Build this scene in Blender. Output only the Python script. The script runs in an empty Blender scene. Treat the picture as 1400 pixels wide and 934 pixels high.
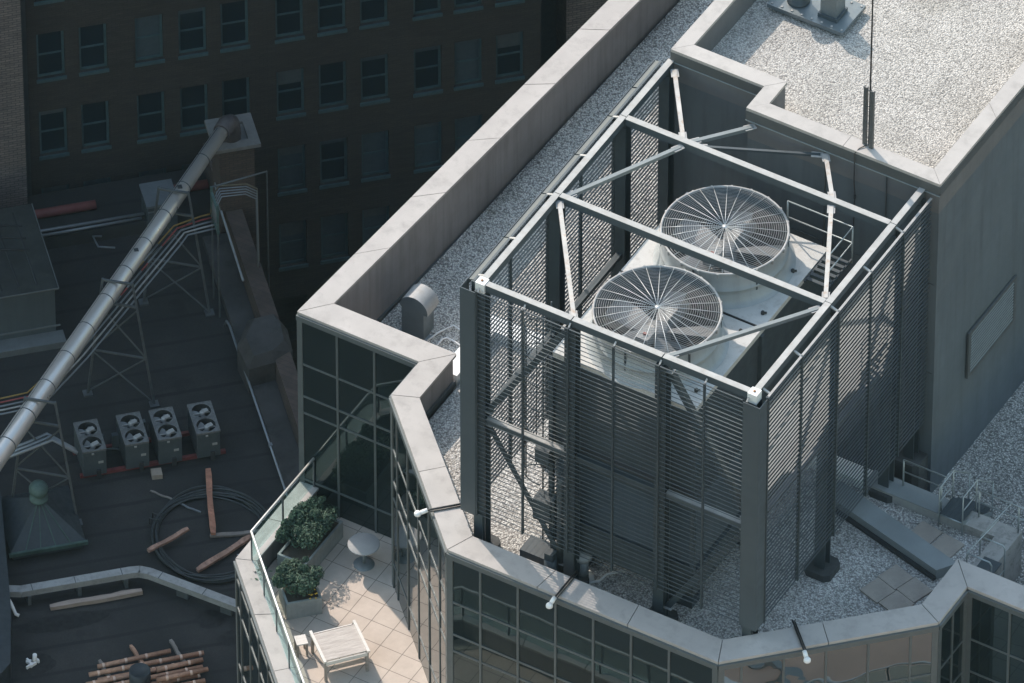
import bpy, math, random
from mathutils import Vector, Matrix
random.seed(7)
sc = bpy.context.scene
COL = sc.collection
R = math.radians
PI = math.pi

# ------------------------------------------------------------------ mesh builder
class MB:
    def __init__(s): s.v = []; s.f = []; s.m = []; s.smooth = []; s.cur = 0; s.sm = False
    def add(s, vs, fs):
        o = len(s.v); s.v += [tuple(v) for v in vs]
        for f in fs: s.f.append([i + o for i in f]); s.m.append(s.cur); s.smooth.append(s.sm)
    def box(s, x0, x1, y0, y1, z0, z1):
        s.add([(x0,y0,z0),(x1,y0,z0),(x1,y1,z0),(x0,y1,z0),(x0,y0,z1),(x1,y0,z1),(x1,y1,z1),(x0,y1,z1)],
              [(0,3,2,1),(4,5,6,7),(0,1,5,4),(1,2,6,5),(2,3,7,6),(3,0,4,7)])
    def cbox(s, c, d, rz=0.0):
        a, b = math.cos(rz), math.sin(rz); hx, hy, hz = d[0]/2, d[1]/2, d[2]/2
        vs = []
        for z in (-hz, hz):
            for x, y in ((-hx,-hy),(hx,-hy),(hx,hy),(-hx,hy)):
                vs.append((c[0]+x*a-y*b, c[1]+x*b+y*a, c[2]+z))
        s.add(vs, [(0,3,2,1),(4,5,6,7),(0,1,5,4),(1,2,6,5),(2,3,7,6),(3,0,4,7)])
    def prism(s, poly, z0, z1):
        n = len(poly)
        s.add([(p[0],p[1],z0) for p in poly]+[(p[0],p[1],z1) for p in poly],
              [tuple(range(n-1,-1,-1)), tuple(range(n,2*n))]+[(i,(i+1)%n,n+(i+1)%n,n+i) for i in range(n)])
    def sheet(s, poly, z): s.add([(p[0],p[1],z) for p in poly], [tuple(range(len(poly)))])
    def bar(s, p, q, w, h, upv=(0,0,1)):
        p, q = Vector(p), Vector(q); d = (q-p).normalized(); u = Vector(upv)
        if abs(d.dot(u)) > .98: u = Vector((1,0,0))
        a = d.cross(u).normalized(); b = a.cross(d).normalized()
        vs = []
        for e in (p, q):
            for i, j in ((-1,-1),(1,-1),(1,1),(-1,1)): vs.append(e + a*(i*w/2) + b*(j*h/2))
        s.add(vs, [(0,3,2,1),(4,5,6,7),(0,1,5,4),(1,2,6,5),(2,3,7,6),(3,0,4,7)])
    def tube(s, pts, r, n=8, closed=False, caps=True):
        pts = [Vector(p) for p in pts]; m = len(pts); rings = []
        rr = r if isinstance(r, (list, tuple)) else [r]*m
        prev = None; vs = []
        for i, p in enumerate(pts):
            if closed: t = (pts[(i+1)%m]-pts[i-1]).normalized()
            else: t = ((pts[min(i+1,m-1)]-p).normalized() + (p-pts[max(i-1,0)]).normalized())
            t = t.normalized() if t.length > 1e-9 else Vector((0,0,1))
            if prev is None:
                u = Vector((0,0,1)) if abs(t.z) < .9 else Vector((1,0,0))
                a = t.cross(u).normalized()
            else:
                a = (prev - t*prev.dot(t)).normalized()
            prev = a; b = t.cross(a)
            for k in range(n):
                g = 2*PI*k/n; vs.append(p + (a*math.cos(g)+b*math.sin(g))*rr[i])
        fs = []
        for i in range(m if closed else m-1):
            j = (i+1)%m
            for k in range(n): fs.append((i*n+k, i*n+(k+1)%n, j*n+(k+1)%n, j*n+k))
        sm = s.sm; s.sm = True; o = len(s.v); s.add(vs, fs); s.sm = sm
        if caps and not closed:
            for ring in (range(n-1,-1,-1), range((m-1)*n, m*n)):
                s.f.append([o+i for i in ring]); s.m.append(s.cur); s.smooth.append(False)
    def lathe(s, prof, c=(0,0,0), n=48, smooth=True):
        vs = []; m = len(prof)
        for r, z in prof:
            for k in range(n):
                a = 2*PI*k/n; vs.append((c[0]+r*math.cos(a), c[1]+r*math.sin(a), c[2]+z))
        fs = [(i*n+k, i*n+(k+1)%n, (i+1)*n+(k+1)%n, (i+1)*n+k) for i in range(m-1) for k in range(n)]
        sm = s.sm; s.sm = smooth; s.add(vs, fs); s.sm = sm
    def disc(s, c, r, n=32): s.add([(c[0]+r*math.cos(2*PI*k/n), c[1]+r*math.sin(2*PI*k/n), c[2]) for k in range(n)], [tuple(range(n))])
    def ring_plate(s, cx, cy, hx, hy, r, z, n=32):
        """flat rectangle with a round hole"""
        inn, out = [], []
        for k in range(n):
            a = 2*PI*k/n; c, d = math.cos(a), math.sin(a)
            inn.append((cx+r*c, cy+r*d, z)); t = min(hx/abs(c) if abs(c) > 1e-6 else 1e9, hy/abs(d) if abs(d) > 1e-6 else 1e9)
            out.append((cx+t*c, cy+t*d, z))
        s.add(inn+out, [(k, n+k, n+(k+1)%n, (k+1)%n) for k in range(n)])
        for sx, sy in ((1,1),(-1,1),(-1,-1),(1,-1)):      # corner triangles
            cor = (cx+sx*hx, cy+sy*hy, z)
            a0 = math.atan2(sy*hy, sx*hx) % (2*PI); k = int(a0/(2*PI)*n)
            s.add([out[k], out[(k+1)%n], cor], [(0,2,1)])
    def build(s, name, mat, parent=None):
        me = bpy.data.meshes.new(name); me.from_pydata(s.v, [], s.f)
        for mt in (mat if isinstance(mat, list) else [mat]): me.materials.append(mt)
        for p, mi, sm in zip(me.polygons, s.m, s.smooth): p.material_index = mi; p.use_smooth = sm
        me.update()
        o = bpy.data.objects.new(name, me); COL.objects.link(o)
        if parent: o.parent = parent
        return o

def tag(o, label=None, cat=None, group=None, kind=None):
    if label: o['label'] = label
    if cat: o['category'] = cat
    if group: o['group'] = group
    if kind: o['kind'] = kind
    return o
def thing(name, label, cat, loc=(0,0,0), rz=0.0, group=None):
    o = bpy.data.objects.new(name, None); COL.objects.link(o); o.empty_display_size = .3
    o.location = loc; o.rotation_euler = (0,0,rz)
    return tag(o, label, cat, group)
def kids(o): return [c for c in bpy.data.objects if c.parent == o]
def copy_tree(o, parent=None):
    c = o.copy(); COL.objects.link(c); c.parent = parent
    for ch in kids(o): copy_tree(ch, c)
    return c

# ------------------------------------------------------------------ materials
def new_mat(name):
    m = bpy.data.materials.new(name); m.use_nodes = True
    nt = m.node_tree; return m, nt, nt.nodes['Principled BSDF']
def N(nt, t, **kw):
    n = nt.nodes.new(t)
    for k, v in kw.items(): setattr(n, k, v)
    return n
def ramp(nt, stops, src):
    r = N(nt, 'ShaderNodeValToRGB'); e = r.color_ramp.elements
    e[0].position, e[0].color = stops[0][0], (*stops[0][1], 1); e[1].position, e[1].color = stops[-1][0], (*stops[-1][1], 1)
    for p, c in stops[1:-1]:
        x = e.new(p); x.color = (*c, 1)
    nt.links.new(src, r.inputs['Fac']); return r.outputs['Color']
def mix(nt, fac, a, b, mode='MIX'):
    m = N(nt, 'ShaderNodeMix', data_type='RGBA', blend_type=mode)
    for sock, v in ((m.inputs['Factor'], fac), (m.inputs['A'], a), (m.inputs['B'], b)):
        if hasattr(v, 'links') or hasattr(v, 'is_linked'): nt.links.new(v, sock)
        elif isinstance(v, (int, float)): sock.default_value = v
        else: sock.default_value = (*v, 1)
    return m.outputs['Result']
def noise(nt, scale, detail=4, rough=.6, vec=None, stretch=None):
    n = N(nt, 'ShaderNodeTexNoise'); n.inputs['Scale'].default_value = scale; n.inputs['Detail'].default_value = detail; n.inputs['Roughness'].default_value = rough
    if vec is None: vec = N(nt, 'ShaderNodeTexCoord').outputs['Object']
    if stretch:
        mp = N(nt, 'ShaderNodeMapping'); mp.inputs['Scale'].default_value = stretch; nt.links.new(vec, mp.inputs['Vector']); vec = mp.outputs['Vector']
    nt.links.new(vec, n.inputs['Vector']); return n.outputs['Fac']
def bump(nt, bsdf, h, strength=.3, dist=.02):
    b = N(nt, 'ShaderNodeBump'); b.inputs['Strength'].default_value = strength; b.inputs['Distance'].default_value = dist
    nt.links.new(h, b.inputs['Height']); nt.links.new(b.outputs['Normal'], bsdf.inputs['Normal'])
def painted(name, col, rough=.5, metal=0.0, var=.12, scale=1.5, streak=0.0, dirt=(.05,.05,.045), dirt_amt=.0):
    """worn coat: tone variation at two scales, vertical streaks, dirt patches"""
    m, nt, b = new_mat(name)
    lo = tuple(c*(1-var) for c in col); hi = tuple(min(1, c*(1+var)) for c in col)
    c = ramp(nt, [(.3, lo), (.7, hi)], noise(nt, scale, 5))
    if streak:
        s = noise(nt, 5, 3, .6, None, (1, 1, .06))
        c = mix(nt, ramp(nt, [(.45, (0,0,0)), (.75, (streak,)*3)], s), c, tuple(x*.55 for x in col))
    if dirt_amt:
        d = noise(nt, scale*2.3, 6, .7)
        c = mix(nt, ramp(nt, [(.5, (0,0,0)), (.72, (dirt_amt,)*3)], d), c, dirt)
    nt.links.new(c, b.inputs['Base Color']); b.inputs['Roughness'].default_value = rough; b.inputs['Metallic'].default_value = metal
    r = ramp(nt, [(.3, (rough*.8,)*3), (.7, (min(1, rough*1.2),)*3)], noise(nt, scale*3, 3)); nt.links.new(r, b.inputs['Roughness'])
    return m
def gravel_mat(name, tones, size=.05, bump_s=.9, gap=.55):
    m, nt, b = new_mat(name); tc = N(nt, 'ShaderNodeTexCoord').outputs['Object']
    v = N(nt, 'ShaderNodeTexVoronoi'); v.inputs['Scale'].default_value = 1/size; nt.links.new(tc, v.inputs['Vector'])
    sep = N(nt, 'ShaderNodeSeparateColor'); nt.links.new(v.outputs['Color'], sep.inputs['Color'])
    c = ramp(nt, tones, sep.outputs['Red'])
    edge = ramp(nt, [(.30, (1,1,1)), (.70, (gap,gap,gap))], v.outputs['Distance'])
    c = mix(nt, 1.0, c, edge, 'MULTIPLY')
    big = mix(nt, 1.0, ramp(nt, [(.3, (.76,.76,.75)), (.7, (1.0,1.0,1.0))], noise(nt, .7, 6, .7)), ramp(nt, [(.62, (1,1,1)), (.75, (.78,.77,.74))], noise(nt, .28, 4)), 'MULTIPLY')
    c = mix(nt, 1.0, c, big, 'MULTIPLY')
    nt.links.new(c, b.inputs['Base Color']); b.inputs['Roughness'].default_value = .9
    inv = N(nt, 'ShaderNodeMath', operation='MULTIPLY'); inv.inputs[1].default_value = -1; nt.links.new(v.outputs['Distance'], inv.inputs[0])
    bump(nt, b, inv.outputs[0], bump_s, size*1.3)
    return m
def brick_mat(name, c1, c2, mortar, w=.24, h=.085, axes='xz', soot=.5):
    m, nt, b = new_mat(name); tc = N(nt, 'ShaderNodeTexCoord').outputs['Object']
    sx = N(nt, 'ShaderNodeSeparateXYZ'); nt.links.new(tc, sx.inputs[0])
    ad = N(nt, 'ShaderNodeMath', operation='ADD'); nt.links.new(sx.outputs['X'], ad.inputs[0]); nt.links.new(sx.outputs['Y'], ad.inputs[1])
    cx = N(nt, 'ShaderNodeCombineXYZ'); nt.links.new(ad.outputs[0], cx.inputs['X']); nt.links.new(sx.outputs['Z'], cx.inputs['Y'])
    br = N(nt, 'ShaderNodeTexBrick'); br.inputs['Scale'].default_value = 1; br.inputs['Brick Width'].default_value = w; br.inputs['Row Height'].default_value = h
    br.inputs['Mortar Size'].default_value = .012; br.inputs['Color1'].default_value = (*c1,1); br.inputs['Color2'].default_value = (*c2,1); br.inputs['Mortar'].default_value = (*mortar,1)
    nt.links.new(cx.outputs[0], br.inputs['Vector'])
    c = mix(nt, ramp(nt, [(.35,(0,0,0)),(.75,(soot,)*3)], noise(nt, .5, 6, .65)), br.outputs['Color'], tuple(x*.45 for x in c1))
    pt = ramp(nt, [(.35,(.7,.7,.7)),(.7,(1.25,1.2,1.15))], noise(nt, 3.0, 4, .7, None, (.5,.5,2.5)))
    c = mix(nt, 1.0, c, pt, 'MULTIPLY')
    nt.links.new(c, b.inputs['Base Color']); b.inputs['Roughness'].default_value = .9; bump(nt, b, br.outputs['Fac'], .3, -.01)
    return m
def glass_mat(name, ior=1.55, wave=.12, tint=(.75,.92,.92), base=(.010,.014,.015), ws=1.3):
    m, nt, b = new_mat(name); b.inputs['Base Color'].default_value = (*base,1); b.inputs['Roughness'].default_value = .015
    b.inputs['IOR'].default_value = ior; b.inputs['Specular Tint'].default_value = (*tint,1)
    bump(nt, b, noise(nt, ws, 1, .4), wave, .02)
    return m
def clear_glass(name, amt=.22, col=(.80,.92,.90)):
    m, nt, b = new_mat(name); out = nt.nodes['Material Output']
    t = N(nt, 'ShaderNodeBsdfTransparent'); t.inputs['Color'].default_value = (*col,1)
    g = N(nt, 'ShaderNodeBsdfGlossy'); g.inputs['Roughness'].default_value = .03; g.inputs['Color'].default_value = (.85,.95,.95,1)
    fr = N(nt, 'ShaderNodeValue'); fr.outputs[0].default_value = .05
    ad = N(nt, 'ShaderNodeMath', operation='ADD'); ad.inputs[1].default_value = amt; nt.links.new(fr.outputs[0], ad.inputs[0])
    mx = N(nt, 'ShaderNodeMixShader'); nt.links.new(ad.outputs[0], mx.inputs[0]); nt.links.new(t.outputs[0], mx.inputs[1]); nt.links.new(g.outputs[0], mx.inputs[2])
    nt.links.new(mx.outputs[0], out.inputs['Surface']); return m
def wood_mat(name, c1, c2, axis=(1,8,8), sc_=3.0):
    m, nt, b = new_mat(name)
    c = ramp(nt, [(.25,c1),(.75,c2)], noise(nt, sc_, 5, .7, None, axis)); nt.links.new(c, b.inputs['Base Color']); b.inputs['Roughness'].default_value = .8
    return m
def tile_mat(name, c1, c2, joint, size=.66, off=(0,0)):
    m, nt, b = new_mat(name); tc = N(nt, 'ShaderNodeTexCoord').outputs['Object']
    mp = N(nt, 'ShaderNodeMapping'); mp.inputs['Location'].default_value = (off[0], off[1], 0); nt.links.new(tc, mp.inputs['Vector'])
    br = N(nt, 'ShaderNodeTexBrick'); br.offset = 0; br.inputs['Scale'].default_value = 1; br.inputs['Brick Width'].default_value = size; br.inputs['Row Height'].default_value = size
    br.inputs['Mortar Size'].default_value = .011; br.inputs['Mortar Smooth'].default_value = .2
    br.inputs['Color1'].default_value = (*c1,1); br.inputs['Color2'].default_value = (*c2,1); br.inputs['Mortar'].default_value = (*joint,1)
    nt.links.new(mp.outputs[0], br.inputs['Vector'])
    st = ramp(nt, [(.3,(.82,.81,.80)),(.65,(1,1,1))], noise(nt, 1.6, 6, .65))
    c = mix(nt, 1.0, br.outputs['Color'], st, 'MULTIPLY')
    nt.links.new(c, b.inputs['Base Color']); b.inputs['Roughness'].default_value = .75; bump(nt, b, br.outputs['Fac'], .3, -.01)
    return m
def leaf_mat(name, cols):
    m, nt, b = new_mat(name); g = N(nt, 'ShaderNodeNewGeometry')
    c = ramp(nt, cols, g.outputs['Random Per Island']); nt.links.new(c, b.inputs['Base Color']); b.inputs['Roughness'].default_value = .68
    return m
def tar_mat(name):
    m, nt, b = new_mat(name)
    c = ramp(nt, [(.3,(.011,.0115,.0115)),(.5,(.0195,.0193,.019)),(.72,(.037,.034,.032))], noise(nt, .35, 8, .65))
    seams = N(nt, 'ShaderNodeTexWave', wave_type='BANDS', bands_direction='Y'); seams.inputs['Scale'].default_value = .32; seams.inputs['Distortion'].default_value = .6; seams.inputs['Detail'].default_value = 3
    nt.links.new(N(nt, 'ShaderNodeTexCoord').outputs['Object'], seams.inputs['Vector'])
    c = mix(nt, ramp(nt, [(.94,(0,0,0)),(.985,(.75,.75,.75))], seams.outputs['Fac']), c, (.009,.0095,.010))
    st = ramp(nt, [(.60,(0,0,0)),(.68,(.6,.6,.6))], noise(nt, .9, 5, .55)); c = mix(nt, st, c, (.009,.0097,.0102))
    gr = ramp(nt, [(.35,(.85,.85,.85)),(.65,(1.15,1.15,1.15))], noise(nt, 18, 3, .7)); c = mix(nt, 1.0, c, gr, 'MULTIPLY')
    nt.links.new(c, b.inputs['Base Color']); b.inputs['Roughness'].default_value = .8; bump(nt, b, noise(nt, 8, 5), .25, .02)
    return m

M = {}
M['coping'] = painted('coping_stone', (.40,.368,.345), .75, 0, .08, .8, 0, (.22,.205,.19), .5)
M['panel'] = painted('wall_panel', (.23,.21,.205), .6, 0, .14, .5, .6)
M['upper_panel'] = painted('grey_cladding', (.098,.116,.130), .55, 0, .10, .4, .5)
M['upper_par'] = painted('upper_parapet_panel', (.135,.134,.135), .6, 0, .08, .5, .2)
M['fascia'] = painted('dark_fascia', (.075,.08,.082), .5, 0, .1, 1)
M['mullion'] = painted('mullion_metal', (.105,.12,.123), .45, .2, .08, 2)
M['glass'] = glass_mat('curtain_glass', 1.68, .12, (.72,.95,.97), (.008,.014,.0155))
M['glass_warp'] = glass_mat('warped_glass', 2.9, .9, (.95,.97,.95), (.010,.016,.016), .9)
M['gravel_warm'] = gravel_mat('roof_gravel', [(0,(.34,.315,.29)),(.3,(.60,.565,.53)),(.65,(.77,.735,.69)),(1,(.93,.895,.85))], .045, .7, .5)
M['gravel_upper'] = gravel_mat('upper_gravel', [(0,(.31,.285,.26)),(.3,(.51,.475,.435)),(.65,(.63,.585,.53)),(1,(.77,.72,.66))], .04, .6, .6)
M['gravel_pale'] = gravel_mat('pale_gravel', [(0,(.36,.33,.30)),(.3,(.76,.71,.65)),(.65,(.89,.835,.765)),(1,(.98,.93,.86))], .045, .8, .38)
M['gravel_grey'] = gravel_mat('grey_gravel', [(0,(.22,.215,.20)),(.35,(.46,.445,.42)),(.7,(.64,.615,.575)),(1,(.92,.88,.83))], .042, .8, .42)
M['galv'] = painted('galvanised_steel', (.345,.34,.33), .6, .1, .14, 2.5, 0, (.25,.20,.16), .4)
M['galv_rust'] = painted('stained_steel', (.40,.385,.365), .5, .2, .14, 2.5, 0, (.30,.19,.12), .8)
M['brace_grey'] = painted('grey_brace', (.17,.19,.195), .45, .2, .1, 2.5)
M['rust'] = painted('rust_brown', (.24,.12,.06), .8)
M['steel'] = painted('dark_steel_paint', (.045,.058,.066), .45, .1, .12, 1.2, .2)
M['steel_panel'] = painted('screen_panel_paint', (.066,.082,.092), .45, .1, .06, .8, .12)
M['slat'] = painted('louver_slat', (.105,.118,.125), .5, .1, .10, 2)
M['deck'] = painted('tower_deck', (.52,.51,.485), .55, 0, .06, 1.5, 0, (.30,.28,.25), .6)
M['stack'] = painted('stack_frp', (.34,.365,.375), .4, 0, .07, 1.6, .3, (.35,.34,.31), .3)
M['casing'] = painted('tower_casing', (.045,.057,.065), .5, 0, .15, .8, .4)
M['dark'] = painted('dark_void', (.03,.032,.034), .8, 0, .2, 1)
M['wire'] = painted('grille_wire', (.46,.475,.475), .4, .4, .1, 3)
M['blade'] = painted('fan_blade', (.20,.198,.192), .5, 0, .1, 2)
M['motor'] = painted('fan_motor', (.27,.268,.26), .5, .1, .1, 3)
M['red'] = painted('red_marker', (.30,.11,.09), .6)
M['concrete'] = painted('concrete', (.33,.325,.31), .85, 0, .15, 1.8, 0, (.14,.14,.13), .5)
M['kerb_pale'] = painted('pale_kerb', (.32,.305,.285), .85, 0, .12, 2, 0, (.10,.10,.095), .75)
M['concrete_dark'] = painted('dark_concrete', (.05,.052,.052), .85, 0, .2, 2)
M['paver'] = painted('concrete_paver', (.36,.31,.265), .85, 0, .15, 2.2, 0, (.18,.17,.16), .5)
M['vent_metal'] = painted('vent_metal', (.15,.175,.185), .4, .35, .1, 2)
M['ledge'] = painted('ledge_metal', (.24,.26,.265), .5, .15, .09, 1.2, 0, (.2,.2,.19), .3)
M['white'] = painted('white_paint', (.76,.75,.73), .45, 0, .05, 3)
M['rail'] = painted('rail_steel', (.31,.345,.355), .4, .4, .08, 3)
M['handrail'] = painted('handrail_cream', (.66,.65,.62), .35, .3, .06, 3)
M['rail_glass'] = clear_glass('balustrade_glass', .07, (.86,.95,.94))
M['black'] = painted('black_cable', (.022,.022,.024), .5)
M['tile'] = tile_mat('terrace_tile', (.57,.475,.40), (.60,.505,.43), (.24,.20,.17), .66, (.13,.07))
M['planter'] = painted('planter_concrete', (.30,.31,.30), .8, 0, .15, 3, .3)
M['leaf'] = leaf_mat('shrub_leaf', [(0,(.014,.035,.022)),(.45,(.030,.070,.042)),(.85,(.055,.105,.062)),(1,(.10,.15,.09))])
M['yellow'] = painted('yellow_bloom', (.75,.48,.06), .6)
M['stem'] = painted('bark', (.07,.055,.04), .9)
M['table_grey'] = painted('table_enamel', (.32,.315,.31), .8, 0, .05, 3)
M['teak'] = wood_mat('weathered_teak', (.34,.29,.26), (.60,.54,.49), (1,9,9), 2.2)
M['teak_light'] = wood_mat('pale_teak', (.62,.56,.51), (.74,.69,.64), (1,9,9), 2)
M['teak_dark'] = wood_mat('dark_teak', (.26,.22,.19), (.38,.33,.29), (1,1,6), 2)  # darker teak tone for table and stool legs
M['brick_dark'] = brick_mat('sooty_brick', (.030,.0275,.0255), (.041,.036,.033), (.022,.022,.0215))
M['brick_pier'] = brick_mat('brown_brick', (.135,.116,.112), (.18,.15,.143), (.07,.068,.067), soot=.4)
M['brick_brown'] = brick_mat('parapet_brick', (.075,.055,.047), (.095,.07,.06), (.05,.045,.042))
M['win_frame'] = painted('window_frame_paint', (.036,.073,.085), .6, 0, .2, 4)
M['win_glass'] = glass_mat('old_window_glass', 1.5, .05, (.8,.95,1), (.010,.019,.026))
M['win_blind'] = painted('window_blind', (.035,.055,.068), .6, 0, .15, 3)
M['win_blind2'] = painted('window_shade', (.055,.07,.075), .6, 0, .15, 3)
M['tar'] = tar_mat('tar_roof')
M['stain'] = painted('wet_stain', (.003,.0034,.0036), .6, 0, .3, 2)
M['tar_wall'] = painted('tar_wall', (.028,.03,.031), .9, 0, .2, .4)
M['duct'] = painted('duct_metal', (.58,.555,.52), .34, .55, .07, .8)
_nt = M['duct'].node_tree; bump(_nt, _nt.nodes['Principled BSDF'], noise(_nt, 2.2, 3, .6), .25, .03)
M['rust_duct'] = painted('elbow_iron', (.075,.066,.068), .6, .2, .2, 3)
M['cap_grey'] = painted('chimney_cap', (.165,.16,.153), .85, 0, .12, 3, 0, (.1,.1,.095), .4)
M['kerb_brown'] = painted('stained_kerb', (.050,.048,.047), .9, 0, .2, .7, 0, (.018,.019,.019), .9)
M['iron'] = painted('trestle_iron', (.095,.105,.11), .6, .3, .15, 3)
M['pipe_grey'] = painted('pipe_grey', (.20,.22,.235), .45, .4, .1, 3)
M['pipe_yellow'] = painted('pipe_yellow', (.27,.175,.045), .5, 0, .2, 6)
M['pipe_yellow2'] = painted('faded_yellow', (.14,.12,.08), .6, 0, .2, 6)
M['pipe_red'] = painted('pipe_red', (.26,.055,.05), .5, 0, .3, 6)
M['pipe_white'] = painted('pipe_white', (.30,.30,.295), .5, 0, .2, 6)
M['red_pipe'] = painted('oxide_red', (.15,.042,.038), .7, 0, .2, 2)
M['red_rail'] = painted('red_rail', (.15,.035,.035), .6, 0, .35, 3)
M['cond'] = painted('condenser_case', (.072,.088,.097), .5, .1, .1, 3, .25)
M['cond_top'] = painted('condenser_top', (.145,.15,.15), .6, .1, .3, 14)
M['cond_fan'] = painted('condenser_fan', (.15,.16,.16), .5, .1, .1, 3)
M['cond_motor'] = painted('condenser_motor', (.34,.34,.325), .5, .1, .15, 8)
M['copper'] = painted('rusty_orange_wood', (.36,.165,.105), .8, 0, .3, 3.5, 0, (.12,.07,.05), .7)
M['copper2'] = painted('peeling_wood', (.34,.20,.145), .8, 0, .35, 5, 0, (.10,.07,.055), .7)
M['grey_wood'] = painted('grey_wood', (.20,.175,.155), .8, 0, .25, 5)
M['pole'] = painted('bamboo_pole', (.36,.20,.13), .7, 0, .3, 6, 0, (.13,.08,.06), .6)
M['band'] = painted('tape_band', (.62,.44,.34), .6, 0, .1, 5)
M['timber'] = wood_mat('weathered_timber', (.22,.17,.14), (.40,.32,.27), (1,9,9), 2)
M['hose'] = painted('black_hose', (.033,.039,.041), .5, 0, .25, 2)
M['tray'] = painted('tray_metal', (.33,.335,.33), .55, .3, .14, 2.2, 0, (.14,.14,.135), .5)
M['shed_wall'] = painted('shed_sheet', (.085,.103,.112), .5, .2, .08, 1, .3)
M['shed_roof'] = painted('shed_roof', (.035,.038,.037), .35, 0, .3, 1.5, 0, (.07,.075,.06), .6)
M['gutter'] = painted('gutter_metal', (.15,.16,.162), .5, .2, .1, 2, 0, (.1,.1,.1), .4)
M['copper_green'] = painted('verdigris', (.065,.11,.10), .65, 0, .25, 5, 0, (.04,.07,.06), .5)
M['pyramid'] = painted('slate_blue', (.026,.034,.040), .6, 0, .15, 2, .3)
M['pyr_edge'] = painted('pyramid_edge', (.045,.08,.068), .7, 0, .3, 3)
M['sand_block'] = painted('sandstone', (.30,.25,.20), .9, 0, .15, 6)
M['tan'] = painted('tan_brick', (.60,.40,.30), .85, 0, .12, .4)
M['street'] = painted('street_paving', (.07,.07,.072), .9, 0, .15, .2)

# ------------------------------------------------------------------ setting
g = MB(); g.sheet([(-4000,-4000),(4000,-4000),(4000,4000),(-4000,4000)], -60)
tag(g.build('ground', M['street']), kind='structure')

# ================================================================== OFFICE BUILDING
office = thing('office_building', 'grey office building with gravel roofs, pale copings and dark glass curtain walls', 'building')
OUT = [(-6.24,30),(-7.96,4.08),(-4.30,4.08),(-4.30,2.67),(-.20,-1.42),(7.68,-1.42),(11.75,2.60),(11.75,4.08),(15.42,4.08),(15.42,30)]
INN = [(-5.49,30),(-7.30,4.82),(-3.62,4.82),(-3.62,2.95),(.10,-.68),(7.38,-.68),(11.07,2.95),(11.07,4.82),(14.72,4.82),(14.72,30)]
ZC = 1.1
def lerp(a, b, t): return (a[0]+(b[0]-a[0])*t, a[1]+(b[1]-a[1])*t)
def coping_run(mb, out, inn, z0, z1, seg=2.4, gap=.022, skew=True):
    for i in range(len(out)-1):
        a, b, c, d = out[i], out[i+1], inn[i+1], inn[i]
        L = math.dist(a, b); n = max(1, round(L/seg)); g_ = gap/L/2
        for k in range(n):
            t0, t1 = k/n+g_, (k+1)/n-g_
            dz = random.uniform(-.003, .003)
            mb.prism([lerp(a,b,t0), lerp(a,b,t1), lerp(d,c,t1), lerp(d,c,t0)], z0, z1+dz)
def inset(out, inn, t):   # move both lines towards the middle of the wall
    return [lerp(o, i, t) for o, i in zip(out, inn)], [lerp(i, o, t) for o, i in zip(out, inn)]
w = MB(); o2, i2 = inset(OUT, INN, .10)
for k in range(len(OUT)-1): w.prism([o2[k], o2[k+1], i2[k+1], i2[k]], -1.35, ZC-.092)
w.build('parapet_wall', M['panel'], office)
w = MB(); coping_run(w, OUT, INN, ZC-.09, ZC, 2.5); w.build('coping', M['coping'], office)
# dark base strip along the foot of the parapet inner faces
w = MB()
i3 = inset(OUT, INN, .02)[1]
for k in range(len(OUT)-1):
    zz = -1.25 if k in (0, 8, 1, 7) else 0
    w.prism([i2[k], i2[k+1], i3[k+1], i3[k]], zz-.05, zz+.16)
w.build('base_flashing', M['fascia'], office)
# body
body = MB(); bo = inset(OUT, INN, .30)[0]
body.prism(bo, -60, -1.36); body.build('core_wall', M['dark'], office)
CEN = [(-3.62,7.25),(-3.62,2.9),(.1,-.7),(7.38,-.7),(11.07,2.9),(11.07,7.25)]
b = MB(); b.prism([(-3.6,7.2),(-3.6,2.95),(.12,-.66),(7.36,-.66),(11.05,2.95),(11.05,7.2)], -1.356, -.06); b.build('roof_deck', M['concrete'], office)
gr = MB()
def gsheet(mb, x0, x1, y0, y1, z, step=.45, amp=.006, clip=None):
    nx, ny = max(1, int((x1-x0)/step)), max(1, int((y1-y0)/step))
    vs = []
    for j in range(ny+1):
        for i in range(nx+1):
            vs.append((x0+(x1-x0)*i/nx, y0+(y1-y0)*j/ny, z+random.uniform(-amp, amp)))
    if clip: vs = [(*clip(v), v[2]) for v in vs]
    mb.add(vs, [(j*(nx+1)+i, j*(nx+1)+i+1, (j+1)*(nx+1)+i+1, (j+1)*(nx+1)+i) for j in range(ny) for i in range(nx)])
def clip_mid(v):      # pull the sheet in behind the 45 degree parapets
    x, y = v[0], v[1]; lo = max(-3.55, -.72-y+.06 if y < 2.95 else -3.55); hi = min(11.0, 8.06+y-.06 if y < 2.95 else 11.0)
    return (min(max(x, lo), hi), y)
gr.sm = True
gsheet(gr, -3.55, 11.0, -.62, 7.1, 0, clip=clip_mid)
gr.build('gravel_ballast', M['gravel_warm'], office)
gr = MB(); gr.sm = True
gsheet(gr, -7.25, 0.2, 4.85, 30, -1.25, clip=lambda v: (max(v[0], -7.28+.0719*(v[1]-4.82)), v[1])); gr.v = [(x, y, z+max(0, .062*(y-6))*min(1, max(0, (-.5-x)/3))) for x, y, z in gr.v]; gr.build('side_gravel', M['gravel_pale'], office); gr = MB(); gr.sm = True; gsheet(gr, 8.25, 14.7, 4.85, 30, -1.25); gr.build('side_gravel', M['gravel_grey'], office)
gr = MB(); gr.sm = True; gsheet(gr, .2, 8.25, 7.0, 10, -1.25); gr.build('recess_gravel', M['gravel_grey'], office)
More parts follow.
